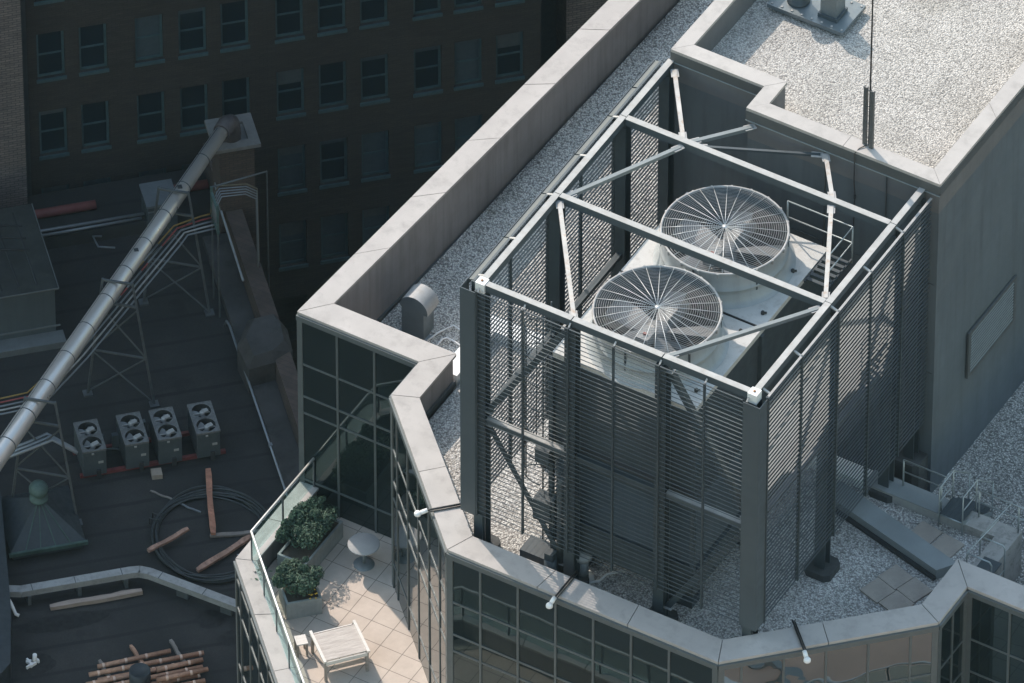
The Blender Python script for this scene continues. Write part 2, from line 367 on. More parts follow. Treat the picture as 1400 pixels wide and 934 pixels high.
# low kerb walls between the raised middle roof and the side roofs
k = MB()
k.prism([(-4.12,4.84),(-3.63,4.84),(-3.63,6.75),(-4.12,7.25)], -1.3, .28); k.prism([(-4.12,7.25),(-3.63,6.75),(7.3,6.75),(7.3,7.25)], -1.3, .275)
k.build('kerb_wall', M['white'], office)
k = MB()
k.prism([(7.31,6.72),(10.3,6.72),(10.3,7.25),(7.31,7.25)], -1.3, .285)
k.build('kerb_wall', [M['concrete']], office)
k = MB(); k.prism([(10.301,6.72),(11.10,6.72),(11.62,7.25),(10.301,7.25)], -1.3, .284); k.prism([(11.10,4.84),(11.62,4.84),(11.62,7.25),(11.10,6.72)], -1.3, .28)
k.build('kerb_wall', M['kerb_pale'], office)
k = MB()
k.prism([(7.31,6.70),(9.55,6.70),(9.55,7.27),(7.31,7.27)], .286, .31)
k.build('kerb_cap', M['ledge'], office)
# skew ledge between screen and corner
k = MB(); k.prism([(6.6,5.86),(10.45,4.86),(10.78,5.36),(6.8,6.44)], .02, .34); k.build('skew_ledge', M['ledge'], office)
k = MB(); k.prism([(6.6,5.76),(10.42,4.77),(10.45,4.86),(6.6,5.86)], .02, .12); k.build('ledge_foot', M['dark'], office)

# curtain walls --------------------------------------------------------------
def facade(p, q, stations, rows, zbot, glass, name='curtain_wall', jitter=.004, mw=.06, ztop=ZC-.09, top_fascia=.16, corner=.16, per_pane=True):
    p, q = Vector((p[0],p[1],0)), Vector((q[0],q[1],0)); d = (q-p); L = d.length; d.normalize(); n = Vector((d.y,-d.x,0))   # outward normal
    P = lambda s, o, z: Vector((p.x+d.x*s+n.x*o, p.y+d.y*s+n.y*o, z))
    fr = MB()
    def vbar(s, wd, z0, z1, o0, o1):
        a, b_ = P(s-wd/2,o0,0), P(s+wd/2,o0,0); c, e = P(s+wd/2,o1,0), P(s-wd/2,o1,0)
        fr.prism([e[:2], c[:2], b_[:2], a[:2]], z0, z1)
    def hbar(z, h, s0, s1, o0, o1):
        a, b_ = P(s0,o0,0), P(s1,o0,0); c, e = P(s1,o1,0), P(s0,o1,0)
        fr.prism([e[:2], c[:2], b_[:2], a[:2]], z-h/2, z+h/2)
    st = [0.0]+list(stations)+[L]
    for s in stations: vbar(s, mw, zbot, ztop-top_fascia, -.02, .026)
    vbar(corner/2, corner, zbot, ztop-top_fascia, -.03, .022); vbar(L-corner/2, corner, zbot, ztop-top_fascia, -.03, .022)
    hbar(ztop-top_fascia/2-.004, top_fascia, 0, L, -.03, .06)
    for z in rows:
        for a, b_ in zip(st[:-1], st[1:]):
            lo = a+(corner if a == 0 else mw/2)+.001; hi = b_-(corner if b_ == L else mw/2)-.001
            if hi > lo: hbar(z, .065, lo, hi, -.02, .018)
    host = fr.build(name, M['mullion'], office)
    zs = [ztop-top_fascia]+list(rows)+[zbot]
    for a, b_ in zip(st[:-1], st[1:]):
        for z1, z0 in zip(zs[:-1], zs[1:]):
            if b_-a < .2: continue
            t = MB(); j = [random.uniform(-jitter, jitter) for _ in range(4)]
            t.add([P(a+.02,j[0],z0+.01), P(b_-.02,j[1],z0+.01), P(b_-.02,j[1]+j[2],z1-.01), P(a+.02,j[0]+j[2],z1-.01)], [(0,1,2,3)])
            t.build('glass_pane', glass, host)
def stations(L, first, step): 
    o = []; s = first
    while s < L-.3: o.append(s); s += step
    return o
rw = [-.70,-1.85,-2.45,-4.87]; FL = -5.745
facade(OUT[1], OUT[2], [1.2,2.32], rw, FL, M['glass'])
facade(OUT[2], OUT[3], [.7], rw, FL, M['glass'])
facade(OUT[3], OUT[4], stations(5.78,.6,1.1), rw, FL, M['glass'])
facade(OUT[4], OUT[5], [.97+1.10*i for i in range(7)][:6]+[7.45][:0], rw, FL, M['glass'])
facade(OUT[5], OUT[6], stations(5.72,.6,1.1), rw, FL, M['glass_warp'])
facade(OUT[6], OUT[7], [.75], rw, FL, M['glass'])
facade(OUT[7], OUT[8], [1.25,2.45], rw, FL, M['glass'])
# left flank, metal panelled
w = MB(); w.prism([(-7.93,4.1),(-7.7,4.3),(-6.0,30),(-6.2,30)], -60, -1.36); w.build('flank_wall', M['panel'], office)
w = MB(); w.prism([(-7.93,4.15),(-7.6,4.15),(-7.6,4.4),(-7.9,4.6)], -60, 1.0); w.build('corner_post', M['panel'], office)

# terrace --------------------------------------------------------------------
TO = [(-7.93,4.15),(-7.90,.76),(-1.94,-5.20),(9.40,-5.20),(15.36,.76),(15.39,4.15)]
def off45(d): return [(-7.9+d,4.15),(-7.9+d,.76+d*.414),(-1.94+d*.414,-5.2+d),(9.40-d*.414,-5.2+d),(15.36-d,.76+d*.414),(15.39-d,4.15)]
TI = off45(.52)
t = MB(); t.prism(off45(.25), -60, -5.82); t.build('terrace_core', M['dark'], office)
t = MB(); t.prism([(-7.4,4.3),(-7.4,.97),(-1.7,-4.7),(9.2,-4.7),(14.9,.97),(14.9,4.3)], -5.815, -5.75); t.build('terrace_floor', M['tile'], office)
t = MB()
oo, ii = off45(.06), off45(.46)
for i in range(5): t.prism([oo[i],oo[i+1],ii[i+1],ii[i]], -5.9, -5.075)
t.build('terrace_parapet', M['panel'], office)
t = MB(); coping_run(t, TO, TI, -5.07, -5.0, 2.0); t.build('terrace_coping', M['coping'], office)
rt = [-5.62,-6.65,-8.75,-9.9,-10.5,-12.9]
facade(TO[1], TO[2], stations(8.4,.55,1.0), rt, -16, M['glass'], ztop=-5.072, top_fascia=.12, corner=.12)
facade(TO[2], TO[3], stations(11.3,.8,1.2), rt, -16, M['glass'], ztop=-5.072, top_fascia=.12, corner=.12)
facade(TO[3], TO[4], stations(8.4,.55,1.2), rt, -16, M['glass'], ztop=-5.072, top_fascia=.12, corner=.12)
w = MB(); w.prism([(-7.91,4.1),(-7.91,.78),(-7.66,.9),(-7.66,4.1)], -60, -5.9); w.build('terrace_flank', M['panel'], office)

# upper block ----------------------------------------------------------------
UO = [(.55,40),(-.02,9.42),(2.70,9.42),(2.70,8.50),(8.29,8.50),(8.50,40)]
UI = [(1.0,40),(.40,9.86),(3.12,9.86),(3.12,8.93),(7.87,8.93),(8.05,40)]
uo, ui = inset(UO, UI, .08)
u = MB(); u.prism(uo, -1.3, 8.7); u.build('upper_wall', M['upper_panel'], office)
u = MB()
for k in range(5): u.prism([uo[k],uo[k+1],ui[k+1],ui[k]], 8.701, 9.655)
u.build('upper_parapet', M['upper_par'], office)
u = MB(); coping_run(u, UO, UI, 9.658, 9.75, 2.8, .012); u.build('upper_coping', M['coping'], office)
u = MB()
for k in (1, 2, 3, 4):
    a, c = UO[k], UO[k+1]; d = Vector((c[0]-a[0], c[1]-a[1])).normalized(); n = Vector((d.y,-d.x))
    off = lambda p, o: (p[0]+n.x*o, p[1]+n.y*o)
    u.prism([off(a,-.05), off(c,-.05), off(c,.012), off(a,.012)][::-1], 9.36, 9.656)
u.build('fascia_strip', M['fascia'], office)
u = MB()
for k in (1, 3):
    a, c = UO[k], UO[k+1]
    u.box(a[0], c[0], a[1]-.03, a[1]+.02, 9.335, 9.357)
u.build('drip_edge', M['rail'], office)
gr = MB(); gr.sm = True; gsheet(gr, .3, 7.95, 8.9, 39, 8.78, .45, .006, clip=lambda v: (v[0] if v[1] > 9.9 else max(v[0], 3.08), v[1])); gr.build('upper_gravel', M['gravel_upper'], office)
# wall joints in the recess wall, and the flank louvre
u = MB()
for x in (5.0, 6.75): u.box(x-.012, x+.012, 8.485, 8.53, -1, 9.33)
for z in (6.2, 3.1): u.box(2.72, 8.2, 8.507, 8.53, z-.008, z+.008)
u.build('wall_joint', M['fascia'], office)
lv = MB()
lv.box(8.30,8.352,10.22,10.34,1.55,3.15); lv.box(8.30,8.352,12.62,12.74,1.55,3.15); lv.box(8.30,8.352,10.34,12.62,1.55,1.67); lv.box(8.30,8.352,10.34,12.62,3.03,3.15)
h = lv.build('wall_louver', M['fascia'], office)
lv = MB(); lv.box(8.30,8.325,10.34,12.62,1.67,3.03); lv.build('louver_back', M['dark'], h)
lv = MB()
for i in range(13):
    z = 1.72+i*.105; lv.bar((8.340,10.345,z),(8.340,12.615,z),.028,.010,(.6,0,.8))
lv.build('louver_blades', M['brace_grey'], h)

# a low tan building across the street, mirrored in the lower right glazing
nbd = thing('neighbour_building', 'low tan brick building with a flat tan roof across the street', 'building', (40,-20,-60))
c = MB(); c.box(-22,26,-24,19,0,47); c.build('wall', M['tan'], nbd)
c = MB()
for a_ in ((-22,26,18.6,19),(-22,26,-24,-23.6),(-22,-21.6,-23.6,18.6),(25.6,26,-23.6,18.6)): c.box(*a_,47.003,47.9)
c.build('parapet', M['white'], nbd)
c = MB()
for i in range(9): c.box(-20+i*5,-19.8+i*5,-22,17.5,47.01,47.14)
c.box(-8,-3,-2,4,47.01,49.5); c.box(8,14,-4,1,47.01,50); c.build('roof_unit', M['ledge'], nbd)

# ================================================================== STEEL SCREEN
scr = thing('steel_screen', 'tall open steel frame clad in louver slats around the rooftop cooling tower', 'screen')
ZT = 9.4
FX = [0, 2.6, 5.2, 7.79]; LY = [0, 3.7, 7.0]
cols = [(x,0) for x in FX]+[(0,3.7),(7.79,3.7),(0,7.0),(7.79,7.0),(0,9.2),(7.79,8.3)]
for x, y in cols:
    c = MB(); s = .15
    zb = .02 if y < 6.5 else -1.2
    # H section
    c.box(x-s,x+s,y-s,y-s+.03,zb,ZT-.28); c.box(x-s,x+s,y+s-.03,y+s,zb,ZT-.28); c.box(x-.02,x+.02,y-s+.03,y+s-.03,zb,ZT-.28)
    c.box(x-s,x-s+.02,y-s+.03,y+s-.03,zb,ZT-.28)
    col = c.build('column', M['steel'], scr)
    f = MB()
    f.prism([(x-.38,y-.25),(x-.25,y-.38),(x+.25,y-.38),(x+.38,y-.25),(x+.38,y+.25),(x+.25,y+.38),(x-.25,y+.38),(x-.38,y+.25)], -.01 if y < 6.5 else -1.2, .22)
    f.build('footing', M['concrete_dark'], col)
for x, y in ((0,0),(7.79,0)):
    c = MB(); c.box(x-.13,x+.13,y-.13,y+.13,ZT-.279,ZT+.02); cap = c.build('corner_cap', M['white'], scr)
    c = MB(); c.lathe([(.035,0),(.035,.02),(0,.02)], (x,y,ZT+.021), 10); c.build('rust_bolt', M['rust'], cap)
def beam(p, q, w_=.17, h_=.24, name='beam', mat='galv'):
    c = MB(); p, q = Vector(p), Vector(q); d = (q-p).normalized(); a = Vector((d.y,-d.x,0)); z = Vector((0,0,1))
    # body and top plate; for galv, lit top and shaded sides are coloured in
    c.bar(p-z*(h_/2+.008), q-z*(h_/2+.008), w_*.9, h_-.016); hb = c.build(name, M['steel_panel' if mat == 'galv' else mat], scr)
    c = MB(); c.bar(p-z*.007, q-z*.007, w_, .014); c.build('top_plate', M['galv' if mat == 'galv' else mat], hb)
for a, b_ in ((.135,2.59),(2.62,5.19),(5.22,7.655)): beam((a,0,ZT),(b_,0,ZT))
for x in (0,7.79):
    ys = [.135,3.69,3.71,6.99,7.01,9.42 if x == 0 else 8.5]
    for a, b_ in zip(ys[::2], ys[1::2]): beam((x,a,ZT),(x,b_,ZT))
beam((.1,3.7,ZT+.0),(7.69,3.7,ZT)); beam((.1,7.0,ZT),(7.69,7.0,ZT))
def brace(p, q, mat='galv', w_=.11, name='brace', flip=(0,0,1)):
    c = MB(); p, q = Vector(p), Vector(q); d = (q-p).normalized()
    c.bar(p, q, w_, .014, flip); a = d.cross(Vector(flip)).normalized(); dn = a.cross(d).normalized()
    c.bar(p+a*(w_/2-.007)-dn*(w_/2), q+a*(w_/2-.007)-dn*(w_/2), .014, w_-.016, flip)
    h = c.build(name, M[mat], scr)
    for e, sg in ((p,1),(q,-1)):
        pl = MB(); m = e+d*sg*.08-dn*.02; pl.cbox(m, (.30,.20,.012), math.atan2(d.y,d.x)); pl.build('gusset_plate', M['galv'], h)
        for k_ in (-.06,.0,.06):
            pl.cbox(m+d*k_+Vector((0,0,.012)), (.025,.025,.02))
zb_ = ZT-.10
brace((.15,3.55,zb_),(2.55,.15,zb_),'galv_rust'); brace((5.28,.15,zb_),(7.62,3.5,zb_),'brace_grey')
brace((.2,3.85,zb_),(1.75,6.85,zb_),'brace_grey'); brace((7.6,3.9,zb_),(6.1,6.85,zb_),'galv_rust')
brace((5.96,7.15,zb_),(5.05,8.42,zb_),'galv_rust'); brace((.22,9.2,zb_),(1.65,7.15,zb_),'galv_rust')
brace((1.9,7.15,zb_),(2.95,8.42,zb_),'brace_grey'); brace((2.1,7.13,zb_-.05),(4.9,8.42,zb_-.05),'steel',.07)
# mid height girts and wall braces
for a, b_ in ((.15,2.45),(2.75,5.05),(5.35,7.64)): beam((a,0,4.75),(b_,0,4.75),.16,.16,'girt','steel' if a > 2 and a < 5 else 'galv')
for x in (0,7.79):
    for a, b_ in ((.15,3.55),(3.85,6.85)): beam((x,a,4.75),(x,b_,4.75),.16,.16,'girt','steel')
brace((.12,0,4.9),(2.48,0,9.0),'steel',.16,'brace',(0,-1,0)); brace((.12,0,4.6),(2.45,0,.6),'steel',.16,'brace',(0,-1,0))
brace((7.66,0,4.9),(5.3,0,9.0),'steel',.16,'brace',(0,-1,0)); brace((7.66,0,4.6),(5.35,0,.6),'steel',.16,'brace',(0,-1,0))
# louvers
ZL0, ZL1, PITCH = 1.45, 9.2, .15
def louver(axis, c, a, b_, out):
    """one panel: slats between two thin mullions, 'out' the outward sign"""
    s = MB(); n = int((ZL1-ZL0)/PITCH)
    for i in range(n+1):
        z = ZL0+i*PITCH+random.uniform(-.004,.004)
        tilt = random.uniform(-.003,.003)
        tl_, sw = (R(44), .043) if axis == 'y' and out < 0 else (R(15), .029 if axis == 'x' else .040)
        ca, sa = math.cos(tl_)*out, math.sin(tl_)      # outer edge up
        if axis == 'x': s.bar((a+.03,c,z), (b_-.03,c,z), sw, .007, (0,-sa*out,abs(ca)))
        else: s.bar((c,a+.03,z), (c,b_-.03,z), sw, .007, (-sa*out,0,abs(ca)))
    p = s.build('louver_panel', M['slat'], scr)
    m = MB()
    if axis == 'x':
        m.box(a-.02,a+.02,c-.03,c+.05,ZL0-.06,ZL1+.04)
    else:
        m.box(c-.045,c+.045,a-.025,a+.025,ZL0-.06,ZL1+.04)
    m.build('louver_mullion', M['steel'], p)
    m = MB()
    if axis == 'x':
        m.box(a+.03,b_-.03,c-.015,c+.015,ZL1+.0,ZL1+.022)
    else:
        m.box(c-.03,c+.03,a+.03,b_-.03,ZL1+.02,ZL1+.045)
    m.build('top_rail', M['galv'] if out > 0 else M['steel_panel'], p)
for a, b_ in zip([-.04,1.3,2.6,3.9,5.2,6.5],[1.3,2.6,3.9,5.2,6.5,7.62]): louver('x', -.23, a, b_, -1)
for a, b_ in zip([.15,1.85,3.7,5.35,7.0],[1.85,3.7,5.35,7.0,8.47]): louver('y', 8.08, a, b_, 1)
for a, b_ in zip([.05,1.85,3.7,5.35,7.0],[1.85,3.7,5.35,7.0,9.4]): louver('y', -.28, a, b_, -1)
# sloping cover flashings over the left screen
for a, b_ in zip([.1,1.87,3.72,5.37,7.02,8.25],[1.83,3.68,5.33,6.98,8.2,9.38]):
    c = MB(); c.bar((-.37,a,9.20),(-.37,b_,9.20),.20,.02,(-.35,0,.94)); c.bar((-.47,a,9.10),(-.47,b_,9.10),.02,.2); c.build('cover_flashing', M['steel_panel'], scr)
# bracket clips tying louvers to beams
for x in (0,1.3,2.6,3.9,5.2,6.5,7.7):
    c = MB(); c.bar((x,-.09,9.30),(x,-.23,9.20),.04,.03); c.build('clip', M['galv'], scr)
for y in (.3,1.85,3.7,5.35,7.0):
    c = MB(); c.bar((7.86,y,9.30),(8.06,y,9.22),.06,.04); c.build('clip', M['galv'], scr)
    c = MB(); c.bar((-.08,y,9.30),(-.3,y,9.22),.06,.04); c.build('clip', M['galv'], scr)
# corner panels: folded sheet
c = MB(); c.box(-.49,-.06,-.275,-.255,1.4,9.2); c.box(-.49,-.47,-.254,.15,1.4,9.2); c.build('corner_panel', M['steel_panel'], scr)
c = MB(); c.box(7.62,8.10,-.275,-.255,1.4,9.2); c.box(8.08,8.10,-.254,.14,1.4,9.2); c.build('corner_panel', M['steel_panel'], scr)
for x0, x1 in ((7.66,7.9),(-.15,.1)):
    c = MB(); c.box(x0,x1,-.19,-.155,0.02,1.4); c.build('post_casing', M['steel_panel'], scr)

# ================================================================== COOLING TOWER
ct = thing('cooling_tower', 'two cell cooling tower with white deck and round caged fans inside the steel screen', 'cooling tower', (3.86,3.7,0))
ZD = 7.55; HX = 2.05; Y0, Y1 = -3.35, 3.4
c = MB(); c.box(-HX+.05,HX-.05,Y0+.05,Y1-.05,4.1,ZD-.5); c.box(-HX+.4,HX-.4,Y0+.3,Y1-.3,1.9,4.1); c.build('casing', M['casing'], ct)
c = MB(); c.box(-HX+.02,HX-.02,Y0+.02,Y1-.02,ZD-.5,ZD-.16); c.build('fan_deck_band', M['casing'], ct)
for x in (-HX,HX):
    for y in (Y0,Y1,-.02):
        c = MB(); c.box(x-.06,x+.06,y-.06,y+.06,1.86,ZD-.17); c.build('tower_post', M['steel'], ct)
for z in (1.95,4.1):
    for y in (Y0,Y1):
        c = MB(); c.box(-HX+.06,HX-.06,y-.04,y+.04,z-.06,z+.06); c.build('tower_girt', M['steel'], ct)
c = MB()
for i in range(16):
    z = 2.0+i*.13
    for y, s in ((Y0+.08,-1),(Y1-.08,1)): c.bar((-HX+.1,y,z),(HX-.1,y,z),.16,.012,(0,.6*s,.8))
    for x, s in ((-HX+.08,-1),(HX-.08,1)): c.bar((x,Y0+.1,z),(x,Y1-.1,z),.16,.012,(.6*s,0,.8))
c.build('intake_louvers', M['casing'], ct)
c = MB(); c.box(-HX-.05,HX+.05,Y0-.05,Y1+.05,1.05,1.85); c.build('basin', M['casing'], ct)
c = MB()
for x in (-1.5,1.5): c.box(x-.13,x+.13,Y0-.1,Y1+.1,.7,1.049)
for x in (-1.5,1.5):
    for y in (-2.6,0,2.6): c.box(x-.12,x+.12,y-.12,y+.12,.2,.7); c.box(x-.28,x+.28,y-.28,y+.28,0,.2)
c.build('support_steel', M['steel'], ct)
c = MB()
for yc in (-1.665,1.715):
    c.ring_plate(0, yc, HX, 1.665, 1.5, ZD, 48)
c.box(-HX,HX,Y0,Y0+.02,ZD-.16,ZD-.001); c.box(-HX,HX,Y1-.02,Y1,ZD-.16,ZD-.001); c.box(-HX,-HX+.02,Y0,Y1,ZD-.16,ZD-.001); c.box(HX-.02,HX,Y0,Y1,ZD-.16,ZD-.001)
deck = c.build('fan_deck', M['deck'], ct)
c = MB(); c.box(-HX+.01,HX-.01,.02,.06,ZD+.002,ZD+.02); c.build('deck_seam', M['black'], deck)
for x, y in ((1.75,-2.75),(1.65,-.35),(1.7,2.2),(-1.8,-.2),(-1.75,2.9),(1.8,.5)):
    c = MB(); c.lathe([(.05,0),(.05,.07),(.03,.1),(0,.1)], (x,y,ZD+.002), 10); c.cbox((x+.05,y+.02,ZD+.05),(.1,.04,.04),.6); c.build('lifting_lug', M['dark'], deck)
RIM = 1.0; RF = 1.6
def fan_unit(yc):
    s = MB()
    s.lathe([(1.80,0.004),(1.72,.04),(1.65,.12),(1.61,.28),(1.60,.42),(1.635,.43),(1.635,.47),(1.60,.48),(1.575,.72),(1.585,RIM-.05),(1.61,RIM),(1.57,RIM)], (0,yc,ZD), 72)
    s.cur = 1; s.lathe([(1.57,RIM),(1.53,RIM-.06),(1.52,.3),(1.50,-.05)], (0,yc,ZD), 72); s.cur = 0  # inner wall coloured dark to imitate the shade inside the stack
    st = s.build('fan_stack', [M['stack'], M['casing']], ct)
    s = MB(); s.tube([(1.60*math.cos(2*PI*k/72), yc+1.60*math.sin(2*PI*k/72), ZD+RIM+.02) for k in range(72)], .035, 8, True); 
    for k in range(20):
        a = 2*PI*(k+.3)/20; s.cbox((1.62*math.cos(a), yc+1.62*math.sin(a), ZD+RIM-.02), (.05,.05,.13), a)
    s.build('stack_rim', M['galv'], st)
    s = MB()
    for k in range(6):
        a = 2*PI*(k+.5)/6; s.bar((1.602*math.cos(a),yc+1.602*math.sin(a),ZD+.3),(1.59*math.cos(a),yc+1.59*math.sin(a),ZD+RIM-.04),.05,.02,(math.cos(a),math.sin(a),0))
    s.build('stack_seam', M['casing'], st)
    gmb = MB(); dome = lambda r: ZD+RIM+.03+.12*(1-(r/1.6)**2)
    r = .16
    while r < 1.58:
        gmb.tube([(r*math.cos(2*PI*k/64), yc+r*math.sin(2*PI*k/64), dome(r)) for k in range(64)], .0043, 4, True); r += .057
    for k in range(28):
        a = 2*PI*k/28+.03; r0 = .06 if k % 2 == 0 else (.06 if k % 4 == 1 else .3)
        gmb.tube([(rr*math.cos(a), yc+rr*math.sin(a), dome(rr)+.012) for rr in (r0,.5,1.0,1.6)], .0095, 5)
    gmb.lathe([(.07,-.01),(.07,.02),(0,.02)], (0,yc,dome(0)), 12)
    gmb.build('fan_grille', M['wire'], st)
    f = MB(); zf = ZD+.35; f.sm = False
    for k in range(5):
        a = 2*PI*k/5+.5; ca, sa = math.cos(a), math.sin(a)
        vs = []
        for rr, ch, tw in ((.25,.30,.55),(.7,.52,.42),(1.2,.60,.30),(1.46,.55,.24)):
            for t_ in (-.5,0,.5):
                x = rr; y = t_*ch; z = -t_*ch*math.tan(tw)+(.03 if t_ == 0 else 0)
                vs.append((x*ca-y*sa, yc+x*sa+y*ca, zf+z))
        f.sm = True; f.add(vs, [(i*3+j,i*3+j+1,(i+1)*3+j+1,(i+1)*3+j) for i in range(3) for j in range(2)]); f.sm = False
    f.lathe([(.30,-.12),(.30,.08),(.24,.14),(0,.16)], (0,yc,zf), 20)
    f.build('fan_blades', M['blade'], st)
    m = MB(); m.lathe([(.34,-.5),(.34,-.12),(.24,-.02),(0,0)], (0,yc,zf+.02), 24); m.cbox((0,yc-.55,zf+.22),(.34,.5,.3)); m.bar((-1.5,yc,zf-.35),(1.5,yc,zf-.35),.18,.2); m.bar((0,yc-1.5,zf-.35),(0,yc+1.5,zf-.35),.18,.2)
    mo = m.build('motor', M['motor'], st)
    m = MB(); m.cbox((0.0,yc-.62,zf+.40),(.09,.06,.04)); m.build('warning_plate', M['red'], mo)
    m = MB(); m.disc((0,yc,ZD-.10),1.5,48); m.build('drift_mat', M['dark'], st)
fan_unit(-1.665); fan_unit(1.715)
# guardrail at the rear right of the deck
c = MB()
for z in (1.05,.5):
    c.tube([(.85,3.42,ZD+z),(2.72,3.42,ZD+z),(2.72,2.1,ZD+z)], .022, 6)
for x, y in ((.85,3.42),(2.72,3.42),(2.72,2.1)): c.tube([(x,y,ZD-.2),(x,y,ZD+1.05)], .022, 6)
c.build('guardrail', M['rail'], ct)
c = MB()
for i in range(6): c.box(2.1,2.72,2.15+i*.2,2.25+i*.2,ZD-.03,ZD)
for x in (2.1,2.72): c.box(x-.02,x+.02,2.1,3.4,ZD-.1,ZD-.031)
c.build('platform_grating', M['steel'], ct)
# ladder with hoops and pipework at the front left corner
c = MB(); xl, yl = -2.45, -2.9
for y in (yl-.2,yl+.2): c.tube([(xl,y,.1),(xl,y,ZD+1.0)], .022, 6)
for i in range(28): c.tube([(xl,yl-.2,.4+i*.28),(xl,yl+.2,.4+i*.28)], .012, 5)
for i in range(7):
    z = 2.6+i*.85; c.tube([(xl-.38*math.sin(PI*k/8)*1.7, yl-.36*math.cos(PI*k/8), z) for k in range(9)], .018, 5)
for k in (2,4,6): c.tube([(xl-.38*math.sin(PI*k/8)*1.7, yl-.36*math.cos(PI*k/8), 2.6),(xl-.38*math.sin(PI*k/8)*1.7, yl-.36*math.cos(PI*k/8), 7.7)], .016, 5)
c.build('caged_ladder', M['steel'], ct)
for nm, pts, r_ in (('riser_pipe',[(-1.6,Y0-.3,.25),(-1.6,Y0-.3,3.4),(-1.6,Y0-.1,3.6)],.11),('riser_pipe',[(-1.9,Y0-.2,.1),(-1.9,Y0-.2,2.6),(-1.9,Y0+.1,2.6)],.07),('drain_pipe',[(1.3,Y0-.3,.2),(1.3,Y0-.3,1.5),(1.3,Y0,1.5)],.16)):
    c = MB(); c.tube(pts, r_, 12); c.build(nm, M['casing'], ct)
for p_, d_ in (((-2.2,Y0-.12,4.0),(.4,.25,.5)),((-2.15,Y0-.15,2.2),(.5,.4,.7)),((-2.3,Y0-.1,.35),(.9,.6,.5))):
    c = MB(); c.cbox(p_, d_); c.build('control_box', M['casing'], ct)
c = MB(); c.lathe([(.0,.9),(.17,.9),(.17,.2),(.22,.16),(.22,0)], (-1.75,Y0-.55,0), 16); c.cbox((-1.75,Y0-.55,1.0),(.24,.24,.26)); c.build('pump', M['casing'], ct)

# ================================================================== ROOF THINGS
v = thing('gooseneck_vent', 'galvanised gooseneck vent with curved hood standing in the shaded gravel strip', 'vent', (-6.12,7.10,-1.25), 0)
c = MB(); c.box(-.36,.30,-.26,.26,0,1.0); c.build('vent_body', M['vent_metal'], v)
c = MB(); pts = []
c.sm = True
for sgn in (0,):
    prof = [( -.40+.0,1.0)]
    n = 14; vs = []
    for k in range(n+1):
        a = PI-PI*1.05*k/n; vs.append((.02+.42*math.cos(a), 1.05+.42*math.sin(a)))
    A = [(x,-.29,z) for x, z in vs]; B = [(x,.29,z) for x, z in vs]
    c.add(A+B, [(k,k+1,n+2+k,n+1+k) for k in range(n)])
c.sm = False
c.build('hood', M['galv'], v)
c = MB(); A = [(x,-.285,z) for x, z in vs]+[(-.36,-.285,1.0)]; B = [(x,.285,z) for x, z in vs]+[(-.36,.285,1.0)]
c.add(A, [tuple(range(len(A)))]); c.build('hood_cheek', M['vent_metal'], v); c = MB(); c.add(B, [tuple(range(len(B)-1,-1,-1))]); c.build('hood_cheek', M['vent_metal'], v)
c = MB(); c.box(-.46,.40,-.36,.36,0,.07); c.box(.4,.95,-.9,.36,0,.03); c.build('base_curb', M['ledge'], v)
cds = [('conduit','thin white conduit bending out of the vent pad, the upper of two',[(-5.72,6.84,-1.15),(-5.56,7.2,-1.05),(-5.36,7.60,-1.05),(-5.2,7.55,-1.05),(-5.0,7.5,-1.05),(-4.6,7.6,-1.1)]),
       ('conduit','thin white conduit crossing the gravel beside the coping, the lower of two',[(-5.40,6.74,-1.15),(-5.36,7.0,-1.05),(-5.28,7.12,-1.05),(-5.0,7.08,-1.05),(-4.6,7.0,-1.1)])]
for nm, lb, pts in cds:
    c = MB(); c.tube(pts, .024, 8); tag(c.build(nm, M['white']), lb, 'conduit', 'white conduits beside the gooseneck vent')
v = thing('mushroom_vent', 'short grey pipe vent with round pale cap standing behind the front coping', 'vent', (2.72,.36,0))
c = MB(); c.tube([(0,0,0),(0,0,.75)], .15, 16); c.build('vent_pipe', M['ledge'], v)
c = MB(); c.lathe([(.15,.74),(.24,.76),(.25,.9),(.2,.95),(0,.96)], (0,0,0), 20); c.build('vent_cap', M['galv'], v)
c = MB(); c.lathe([(.3,0),(.3,.04),(.16,.08)], (0,0,0), 16); c.build('flange', M['white'], v)
tag_w = MB(); tag_w.tube([(2.95,.25,.06),(3.15,.45,.06),(3.2,.75,.06),(3.5,1.1,.06)], .035, 6); tag(tag_w.build('drain_pipe', M['white']), 'short white pipe lying on gravel from the mushroom vent base', 'pipe')

# flood lights on the front coping
def floodlight(loc, rz, label, arm=.8, prev=None):
    if prev is None:
        t_ = thing('floodlight', label, 'floodlight', loc, rz, 'white lamps on black arms over the coping')
        a = MB(); a.tube([(0,arm*1.35,.05),(0,0,.05),(0,-.06,.04)], .028, 8); a.tube([(.055,arm*1.35,.03),(.055,.0,.03)], .018, 6); a.build('arm', M['black'], t_)
        a = MB(); a.tube([(0,-.04,.05),(0,-.22,.0)], .06, 10); a.lathe([(.0,.08),(.065,.068),(.092,.024),(.092,-.03),(.05,-.07),(0,-.08)], (0,-.30,-.02), 16); a.build('lamp_head', M['white'], t_)
        return t_
    t_ = copy_tree(prev); t_.location = loc; t_.rotation_euler = (0,0,rz); tag(t_, label); return t_
fl = floodlight((3.02,-1.52,ZC), 0, 'white lamp on black arm over the middle of the front coping')
floodlight((-1.30,-.47,ZC), R(-45), 'white lamp on black arm above the terrace at the left angled coping', prev=fl)
floodlight((9.34,.0,ZC), R(45), 'white lamp on black arm over the lower right coping below the tower corner', prev=fl)

